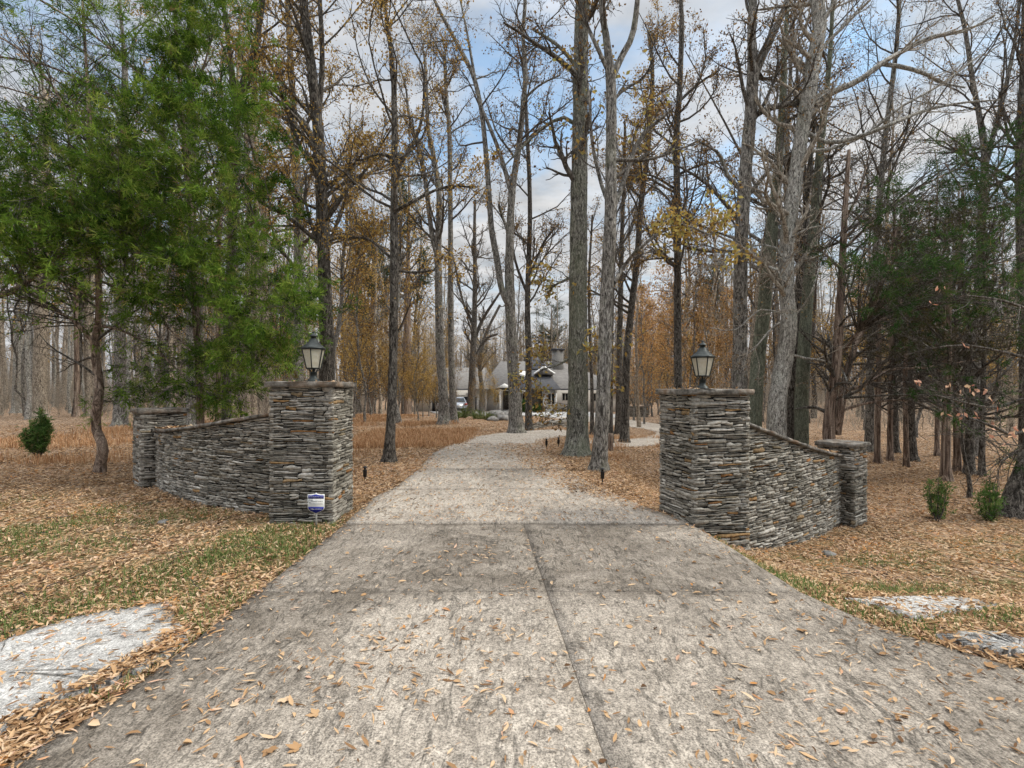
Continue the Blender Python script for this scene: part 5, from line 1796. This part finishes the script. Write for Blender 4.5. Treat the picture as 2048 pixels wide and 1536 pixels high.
scatter([(1330, 1470, 24, 56)], ['thin orange leaved', 'thin golden leaved', 'slim bare grey', 'thin brown leaved', 'medium bare grey'], [.42, .2, .12, .14, .12], 26, 'behind the lantern of the pale pillar', s0=.8, s1=1.1)
W3 = ['slim bare grey', 'medium bare grey', 'stout grey', 'thin dark bare', 'thin orange leaved', 'thin brown leaved', 'thin golden leaved']
W2 = ['slim bare grey', 'medium bare grey', 'stout grey', 'thin dark bare', 'forked dark', 'thin brown leaved', 'thin golden leaved']
scatter([(1470, 1640, 20, 60)], W2, [.2, .16, .1, .2, .1, .14, .1], 22, 'in the woods behind the pale wing wall')
scatter([(1640, 1850, 22, 60)], W3, [.2, .16, .1, .1, .14, .18, .12], 20, 'in the woods behind the twin stemmed cedar')
scatter([(1850, 2300, 18, 60)], W3, [.2, .16, .1, .1, .14, .18, .12], 30, 'in the woods beyond the leafy slope')
for k, v in first.items():
    if v:
        for c in list(KINDS[k].children):
            bpy.data.objects.remove(c)
        bpy.data.objects.remove(KINDS[k])


# ------------------------------------------------------------------ far woods: one mass
def far_woods():
    m, tw, lf = MB(), MB(), MB()
    n = 1150
    ang = rng.uniform(-1.05, 1.05, n)
    rr = rng.uniform(63, 125, n)
    ang[:340] = np.arctan((rng.uniform(770, 1340, 340) - HX) / F)
    rr[:340] = rng.uniform(84, 126, 340)
    x, y = np.sin(ang) * rr, np.cos(ang) * rr
    keep = ~((np.abs(x / y * F + HX - 1050) < 260) & (rr < 84))
    x, y, rr = x[keep], y[keep], rr[keep]
    n = len(x)
    h = rng.uniform(13, 22, n)
    mid = np.abs(x / y * F + HX - 1060) < 280
    h[mid] = rng.uniform(10, 16.5, mid.sum())
    z = ground(x, y)
    k = 6
    t = np.linspace(0, 1, k)
    pts = np.stack([x[:, None] + rng.normal(0, .15, (n, k)) * t + (rng.normal(0, 1, n) * h * .05)[:, None] * t ** 1.4, y[:, None] + 0 * t, z[:, None] - .2 + h[:, None] * t], -1)
    rad = rng.uniform(.08, .26, n)[:, None] * (1 - .8 * t)
    m.tubes(pts, rad, 6)
    l1 = grow(pts, rad, h * .18, 12, .25, 1, 1, .75, .12, 5, .16, .4, .02)
    m.tubes(l1[0], l1[1], 3)
    l2 = grow(*l1, 5, .2, 1, .55, .7, .1, 4, .2, .6, .012, taper=.6)
    m.tubes(l2[0], l2[1], 3)
    o = m.build('far_woods', 'bark_far', None)
    tag(o, kind='stuff')
    tips = l2[0].reshape(-1, 3)
    j = rng.integers(0, len(tips), 42000)
    leaf_cards(lf, tips[j] + rng.normal(0, .3, (42000, 3)), rng.uniform(.16, .3, 42000), rng.uniform(.10, .2, 42000))
    o = lf.build('far_foliage', 'leaf_gold', None)
    tag(o, kind='stuff')
    # brushy undergrowth along the woods' floor
    br = MB()
    n = 2600
    ang = rng.uniform(-1.0, 1.0, n)
    rr = rng.uniform(34, 90, n)
    x, y = np.sin(ang) * rr, np.cos(ang) * rr
    px = x / y * F + HX
    kk = ((px < 740) & (rr > 40)) | (px > 1340) | ((px > 860) & (px < 1260) & (rr > 80))
    x, y = x[kk], y[kk]
    p0 = np.column_stack([x, y, ground(x, y)])
    p1 = p0 + np.column_stack([np.zeros((len(x), 2)), np.full(len(x), .3)])
    q = grow(np.stack([p0, p1], 1), np.full((len(x), 2), .012), rng.uniform(1.0, 4.2, len(x)), 4, 0, 1, 1, .28, .10, 5, .14, .9, .010)
    br.tubes(q[0], q[1], 3)
    q2 = grow(*q, 4, .3, 1, .45, .6, .05, 4, .2, .6, .007)
    br.tubes(q2[0], q2[1], 3)
    n = 1500
    ang = rng.uniform(-1.0, 1.0, n)
    rr = rng.uniform(95, 138, n)
    x, y = np.sin(ang) * rr, np.cos(ang) * rr
    p0 = np.column_stack([x, y, ground(x, y)])
    q = grow(np.stack([p0, p0 + [0, 0, .4]], 1), np.full((n, 2), .05), rng.uniform(3, 7, n), 5, 0, 1, 1, .3, .10, 5, .14, .9, .03)
    br.tubes(q[0], q[1], 3)
    q2 = grow(*q, 5, .2, 1, .5, .6, .05, 4, .2, .6, .02)
    br.tubes(q2[0], q2[1], 3)
    o = br.build('brush_undergrowth', 'twig_pale', None)
    tag(o, kind='stuff')


far_woods()


# ================================================================== FALLEN LEAVES, GRASS
def drive_mask(x, y):
    return (x > np.interp(y, [-2, 1.5, 2.3, 3, 6.3, 7.7, 8.7, 10.6, 13, 15.5], [-3.2, -2.6, -2.24, -2.14, -2.10, -2.16, -2.0, -1.97, -2.1, -1.9])) & (x < drive_right(y)) & (y < 15.5)


def pts_in(poly, x, y):
    c = np.zeros(len(x), bool)
    n = len(poly)
    for i in range(n):
        x1, y1 = poly[i]
        x2, y2 = poly[(i + 1) % n]
        cross = ((y1 > y) != (y2 > y)) & (x < (x2 - x1) * (y - y1) / (y2 - y1 + 1e-12) + x1)
        c ^= cross
    return c


def wall_clear(x, y):
    k = (x > -3.14) & (x < -2.24) & (y > 6.3) & (y < 7.23)
    k |= (np.abs((x - 2.555) * .97 + (y - 6.705) * .2425) < .43) & (np.abs(-(x - 2.555) * .2425 + (y - 6.705) * .97) < .43)
    return ~k


def curly_leaves(mb, C, L, W, rnd):
    """fallen leaves: an eight point blade with a fold along the midrib and a curl along its length"""
    K = len(C)
    a = rng.uniform(0, 6.283, K)
    pitch = rng.normal(0, .09, K)
    d = nrm(np.stack([np.cos(a), np.sin(a), pitch], 1))
    up = nrm(np.stack([rng.normal(0, .3, K), rng.normal(0, .3, K), np.ones(K)], 1))
    s = nrm(np.cross(d, up))
    n = np.cross(s, d)
    n = np.where(n[:, 2:3] < 0, -n, n)
    L, W = L[:, None], W[:, None]
    c = rng.normal(.10, .13, (K, 1)) * L
    f = rng.uniform(.0, .9, (K, 1)) * W
    b = rng.normal(0, .12, (K, 1)) * L
    V = np.stack([C, C + d * L * .33 + s * b * .5 + n * c * .35, C + d * L * .67 + s * b * .8 + n * c * .7, C + d * L + s * b * .4 + n * c * 1.2,
                  C + d * L * .3 + s * (W * .46 + b * .5) + n * (c * .3 + f * .5), C + d * L * .66 + s * (W * .40 + b * .8) + n * (c * .7 + f * .45),
                  C + d * L * .3 - s * (W * .46 - b * .5) + n * (c * .3 + f * .5), C + d * L * .66 - s * (W * .40 - b * .8) + n * (c * .7 + f * .45)], 1)
    V[..., 2] = np.maximum(V[..., 2], C[:, None, 2] - .004)
    k = (np.arange(K) * 8)[:, None]
    q = np.concatenate([k + np.array([[1, 2, 5, 4]]), k + np.array([[2, 1, 6, 7]])])
    t = np.concatenate([k + np.array([[0, 1, 4]]), k + np.array([[1, 0, 6]]), k + np.array([[2, 3, 5]]), k + np.array([[3, 2, 7]])])
    mb.add(V, quads=q, tris=t, rnd=np.repeat(rnd, 8))


def litter():
    # candidates thin out with distance from the eye
    n = 700000
    r = 1.9 * (34 / 1.9) ** (rng.uniform(0, 1, n) ** .92)
    a = rng.uniform(-.98, .98, n)
    x, y = np.sin(a) * r, np.cos(a) * r
    on = drive_mask(x, y)
    pl, prr = APL[:, :2], APR[:, :2]
    ina = pts_in(pl, x, y)
    inb = pts_in(prr, x, y) | pts_in(APR2[:, :2], x, y)
    cl_ = lump(x * 1.0, y * 1.0, 1.3)
    p = np.ones(n)
    # bare concrete: few leaves near, drifting over the far right side of the drive
    bare = .006 + .020 * np.clip(cl_ - .2, 0, 1.5) ** 1.6 + .01 * np.clip(lump(x, y, .45), 0, 2)
    edge = np.minimum(x - drive_left(y), drive_right(y) - x)
    bare = bare + .10 * np.exp(-np.clip(edge, 0, None) / .07) * (y > 2.2)
    bare = bare + (y < 4) * .015 * sstep(1.0, 2.4, x)
    xc = np.interp(y, [6.3, 8.7, 10.6, 14.2, 17], [0, -.58, -.82, -1.2, -1.2])
    hw = np.interp(y, [6.3, 7.2, 8.7, 10.6, 14.2], [2.6, 1.9, 1.35, 1.05, .8])
    far = sstep(-.25, .55, np.abs(x - xc) - hw - .25 * cl_)
    bare = bare + .05 * (y > 6.3) + .10 * sstep(9, 14, y) + .85 * far * (y > 6.4)
    p = np.where(on, bare, p)
    strip = (drive_left(y) - x)
    rim = lambda poly, f: pts_in(poly.mean(0) + (poly - poly.mean(0)) * f, x, y)
    ina &= rim(pl, .93 + .0)
    inb &= rim(prr, .9) | rim(APR2[:, :2], .88)
    p = np.where(ina, np.where((strip < .22 + .10 * cl_) & (strip > 0), 1.0, .05), p)
    p = np.where(inb, np.where(cl_ + .6 * lump(x, y, .4) > .7, .8, .07), p)
    grassy = (~on) & (y > 2.6) & (y < 6.6) & ~ina & ~inb
    p = np.where(grassy, .55, p)
    keep = (rng.uniform(0, 1, n) < p) & wall_clear(x, y)
    x, y, r, on = x[keep], y[keep], r[keep], on[keep]
    n = len(x)
    pile = np.where(on, .0, 1.0)
    z = ground(x, y) + np.where(on, .022 + .016 * (y > 6.3), .0) + rng.uniform(.002, .022, n) * (.25 + pile) + .035 * (pts_in(pl, x, y) | pts_in(prr, x, y) | pts_in(APR2[:, :2], x, y))
    narrow = rng.random(n) < .86
    L = np.where(narrow, np.clip(rng.lognormal(-3.08, .38, n), .018, .085), rng.uniform(.026, .055, n)) * (1 + .35 * sstep(7, 20, r))
    W = np.where(narrow, L * rng.uniform(.11, .30, n), L * rng.uniform(.4, .75, n))
    m = MB()
    rnd = np.clip(rng.beta(1.7, 1.4, n) + .13 * lump(x, y, 1.7) + .07 * lump(x * 1.7, y * 1.7, .6), 0, 1)
    curly_leaves(m, np.column_stack([x, y, z]), L, W, rnd)
    # drifts caught on the flat ends of the copings and on the caps
    for (pos, nor, zt, U), s0 in ((wallL, .72), (wallR, .72)):
        k = 260
        u = U * rng.uniform(s0, 1, k)
        q = pos(u) - nor(u) * rng.uniform(.0, .34, k)[:, None]
        leaf_cards(m, np.column_stack([q, zt(u) + .058 + rng.uniform(0, .015, k)]), rng.uniform(.04, .08, k), rng.uniform(.02, .04, k), curl=.5, flat=.25)
    for cor, z0, k in ((corL, 1.742 + .072, 26), (corR, 1.645 + .072, 22)):
        c = np.array(cor)
        uv = rng.uniform(0, 1, (k, 2))
        q = c[0] + (c[1] - c[0]) * uv[:, :1] + (c[3] - c[0]) * uv[:, 1:]
        leaf_cards(m, np.column_stack([q, np.full(k, z0)]), rng.uniform(.04, .07, k), rng.uniform(.02, .04, k), curl=.5, flat=.25)
    # a few lobed leaves on the concrete
    k = 12
    px, py = rng.uniform(100, 2048, k), rng.uniform(1100, 1536, k)
    for q in range(k):
        g = on_ground(px[q], py[q])
        if not drive_mask(g[:1], g[1:2])[0]:
            continue
        c = np.repeat((g + [0, 0, .024])[None], 5, 0)
        a0 = rng.uniform(0, 6.28)
        rn = rng.uniform(.3, .95)
        for s in (-1.7, -.85, 0, .85, 1.7):
            d = np.array([math.cos(a0 + s), math.sin(a0 + s), rng.uniform(-.05, .35)])
            w = np.array([-d[1], d[0], 0]) * .014
            Lx = .045 * (1.25 if s == 0 else (1.05 if abs(s) < 1 else .75))
            b = c[0]
            V = np.array([b - w * .7, b + d * Lx * .5 - w, b + d * Lx, b + d * Lx * .5 + w, b + w * .7])
            m.add(V, tris=[[0, 1, 4], [4, 1, 3], [1, 2, 3]], rnd=np.full(5, rn))
    o = m.build('fallen_leaves', 'litter_leaf', None)
    tag(o, kind='stuff')


litter()


def grass():
    n = 260000
    y = rng.uniform(2.4, 8.2, n)
    x = rng.uniform(-9, 9, n)
    on = drive_mask(x, y)
    d = lump(x, y, .9) + .7 * lump(x * 1.3, y, 2.3)
    den = np.where(x < 0, 1 - sstep(5.4, 7.0, y - .2 * np.abs(x + 2)), 1 - sstep(5.4, 6.8, y - .22 * (x - 2.2)))
    den = den * sstep(2.6, 3.2, y)
    near_edge = np.exp(-np.clip(np.minimum(np.abs(x - drive_left(y)), np.abs(x - drive_right(y))) - .2, 0, None) / 1.6)
    keep = (~on) & (np.abs(x) < 1.05 * y + .6) & (rng.uniform(-.2, 1.9, n) < d * 1.2 + np.where(x < 0, 1.15, .75) * near_edge) & (rng.random(n) < den) & wall_clear(x, y)
    keep &= ~pts_in(APL[:, :2], x, y) & ~pts_in(APR[:, :2], x, y)
    x, y = x[keep], y[keep]
    n = len(x)
    b = np.column_stack([x, y, ground(x, y) - .005])
    a = rng.uniform(0, 6.28, n)
    h = rng.uniform(.03, .085, n)
    lean = np.column_stack([np.cos(a), np.sin(a), np.zeros(n)]) * (h * rng.uniform(.3, 1.4, n))[:, None]
    s = np.column_stack([-np.sin(a), np.cos(a), np.zeros(n)]) * .0034
    V = np.stack([b - s, b + s, b + lean * .45 + s * .8 + np.column_stack([np.zeros((n, 2)), h * .7]), b + lean * .45 - s * .8 + np.column_stack([np.zeros((n, 2)), h * .7]), b + lean + np.column_stack([np.zeros((n, 2)), h])], 1)
    m = MB()
    k = (np.arange(n) * 5)[:, None]
    m.add(V, quads=k + np.array([[0, 1, 2, 3]]), tris=k + np.array([[3, 2, 4]]), rnd=np.repeat(np.clip(rng.normal(.5, .25, n), 0, 1), 5))
    o = m.build('grass', 'green_grass', None)
    tag(o, kind='stuff')


grass()


def fallen_twigs():
    m = MB()
    n = 420
    y = 2.6 + 20 * rng.uniform(0, 1, n) ** 1.4
    x = rng.uniform(-1, 1, n) * (y * .98 + 1)
    k = wall_clear(x, y) & ~drive_mask(x, y)
    x, y = x[k], y[k]
    n = len(x)
    a = rng.uniform(0, 6.28, n)
    L = rng.uniform(.12, .7, n)
    t = np.linspace(0, 1, 6)
    px = x[:, None] + np.cos(a)[:, None] * L[:, None] * t + rng.normal(0, .012, (n, 6))
    py = y[:, None] + np.sin(a)[:, None] * L[:, None] * t + rng.normal(0, .012, (n, 6))
    pz = ground(px, py) + .02 + .02 * (np.abs(px) < 2.3) + rng.uniform(0, .012, (n, 6))
    m.tubes(np.stack([px, py, pz], -1), rng.uniform(.002, .006, n)[:, None] * np.linspace(1, .4, 6)[None], 4)
    o = m.build('twig_litter', 'twig', None)
    tag(o, kind='stuff')


fallen_twigs()


def undergrowth():
    m = MB()
    spots = []
    for (x0, x1, y0, y1, n) in ((-17, -6.6, 11.5, 42, 5200), (-5.5, -1.6, 14.5, 26, 2600), (-4.2, -2.6, 8.2, 13, 260), (3.0, 7.5, 15, 24, 500)):
        x, y = rng.uniform(x0, x1, n), rng.uniform(y0, y1, n)
        k = lump(x, y, 2.6) + .4 * lump(x * 2, y * 2, 1.1) > -.1
        spots.append(np.column_stack([x[k], y[k]]))
    s = np.concatenate(spots)
    n = len(s)
    b = np.repeat(np.column_stack([s, ground(s[:, 0], s[:, 1])]), 14, 0)
    K = len(b)
    b[:, :2] += rng.normal(0, .16, (K, 2))
    a = rng.uniform(0, 6.28, K)
    h = rng.uniform(.06, .24, K)
    d = np.column_stack([np.cos(a), np.sin(a), np.zeros(K)])
    sd = np.column_stack([-np.sin(a), np.cos(a), np.zeros(K)]) * .006
    up = np.column_stack([np.zeros((K, 2)), h])
    r = rng.uniform(.2, .9, K)[:, None] * h[:, None]
    V = np.stack([b - sd, b + sd, b + d * r * .4 + up * .8 + sd, b + d * r * .4 + up * .8 - sd, b + d * r + up * .85], 1)
    k = (np.arange(K) * 5)[:, None]
    m.add(V, quads=k + np.array([[0, 1, 2, 3]]), tris=k + np.array([[3, 2, 4]]), rnd=np.repeat(rng.uniform(0, 1, K), 5))
    o = m.build('dry_undergrowth', 'dry_grass', None)
    tag(o, kind='stuff')


undergrowth()


# ================================================================== LIGHT, SKY, CAMERA
SUN_EL, SUN_AZ = R(44), R(86)          # azimuth measured from +Y towards +X
world = bpy.data.worlds.new('World')
scene.world = world
world.use_nodes = True
nt = world.node_tree
for n in list(nt.nodes):
    nt.nodes.remove(n)
out = nt.nodes.new('ShaderNodeOutputWorld')
sky = nt.nodes.new('ShaderNodeTexSky')
sky.sky_type = 'NISHITA'
sky.sun_disc = False
sky.sun_elevation = SUN_EL
sky.sun_rotation = SUN_AZ
sky.air_density = 1.0
sky.dust_density = 1.2
tc = nt.nodes.new('ShaderNodeTexCoord')
sep = nt.nodes.new('ShaderNodeSeparateXYZ')
nt.links.new(tc.outputs['Generated'], sep.inputs[0])
zc = math_node(nt, 'MAXIMUM', sep.outputs['Z'], .06)
cmb = nt.nodes.new('ShaderNodeCombineXYZ')
nt.links.new(math_node(nt, 'DIVIDE', sep.outputs['X'], zc), cmb.inputs[0])
nt.links.new(math_node(nt, 'DIVIDE', sep.outputs['Y'], zc), cmb.inputs[1])
mp = nt.nodes.new('ShaderNodeMapping')
mp.inputs['Location'].default_value = (13.6, 7.2, 0)
nt.links.new(cmb.outputs[0], mp.inputs['Vector'])
cl_n = noise(nt, mp.outputs[0], .95, 7, .58, .4)
cover = ramp(nt, cl_n, [(.36, val(.28)), (.48, val(.82)), (.58, val(1))])
low = ramp(nt, sep.outputs['Z'], [(.12, val(1)), (.36, val(0))])
cover = mix(nt, low, cover, val(1.0))
tone = ramp(nt, noise(nt, cmb.outputs[0], 2.2, 5, .6), [(.32, (2.75, 2.80, 2.86)), (.66, (4.5, 4.5, 4.52))])
zen = ramp(nt, sep.outputs['Z'], [(.0, val(.70)), (.60, val(.76)), (.76, val(2.6)), (1, val(4.0))])     # an overcast sky is brightest overhead
tone = mix(nt, 1.0, tone, zen, 'MULTIPLY')
blue = mix(nt, 1.0, sky.outputs[0], (.80, 1.08, 1.10), 'MULTIPLY')
col = mix(nt, cover, blue, tone)
bg = nt.nodes.new('ShaderNodeBackground')
bg.inputs['Strength'].default_value = .15
nt.links.new(col, bg.inputs[0])
nt.links.new(bg.outputs[0], out.inputs[0])

sun = bpy.data.lights.new('sun', 'SUN')
sun.energy = 1.5
sun.angle = R(10)
sun.color = (1.0, .93, .82)
so = bpy.data.objects.new('sun', sun)
d = -np.array([math.sin(SUN_AZ) * math.cos(SUN_EL), math.cos(SUN_AZ) * math.cos(SUN_EL), math.sin(SUN_EL)])
from mathutils import Vector
so.rotation_euler = Vector(d).to_track_quat('-Z', 'Y').to_euler()
so.location = (20, 0, 30)
COL.objects.link(so)

cam = bpy.data.cameras.new('camera')
cam.sensor_width = 36
cam.lens = F / 2048 * 36
cam.shift_y = (HY - 768) / 2048
cam.clip_start = .05
cam.clip_end = 2000
co = bpy.data.objects.new('camera', cam)
co.location = (0, 0, EYE)
co.rotation_euler = (R(90), 0, 0)
COL.objects.link(co)
scene.camera = co

scene.view_settings.view_transform = 'Standard'
scene.view_settings.look = 'None'
scene.view_settings.exposure = .72
scene.view_settings.gamma = 1
scene.cycles.max_bounces = 4
scene.cycles.diffuse_bounces = 2
scene.cycles.transparent_max_bounces = 6
scene.cycles.use_adaptive_sampling = True
scene.cycles.adaptive_threshold = .03
scene.cycles.use_light_tree = False
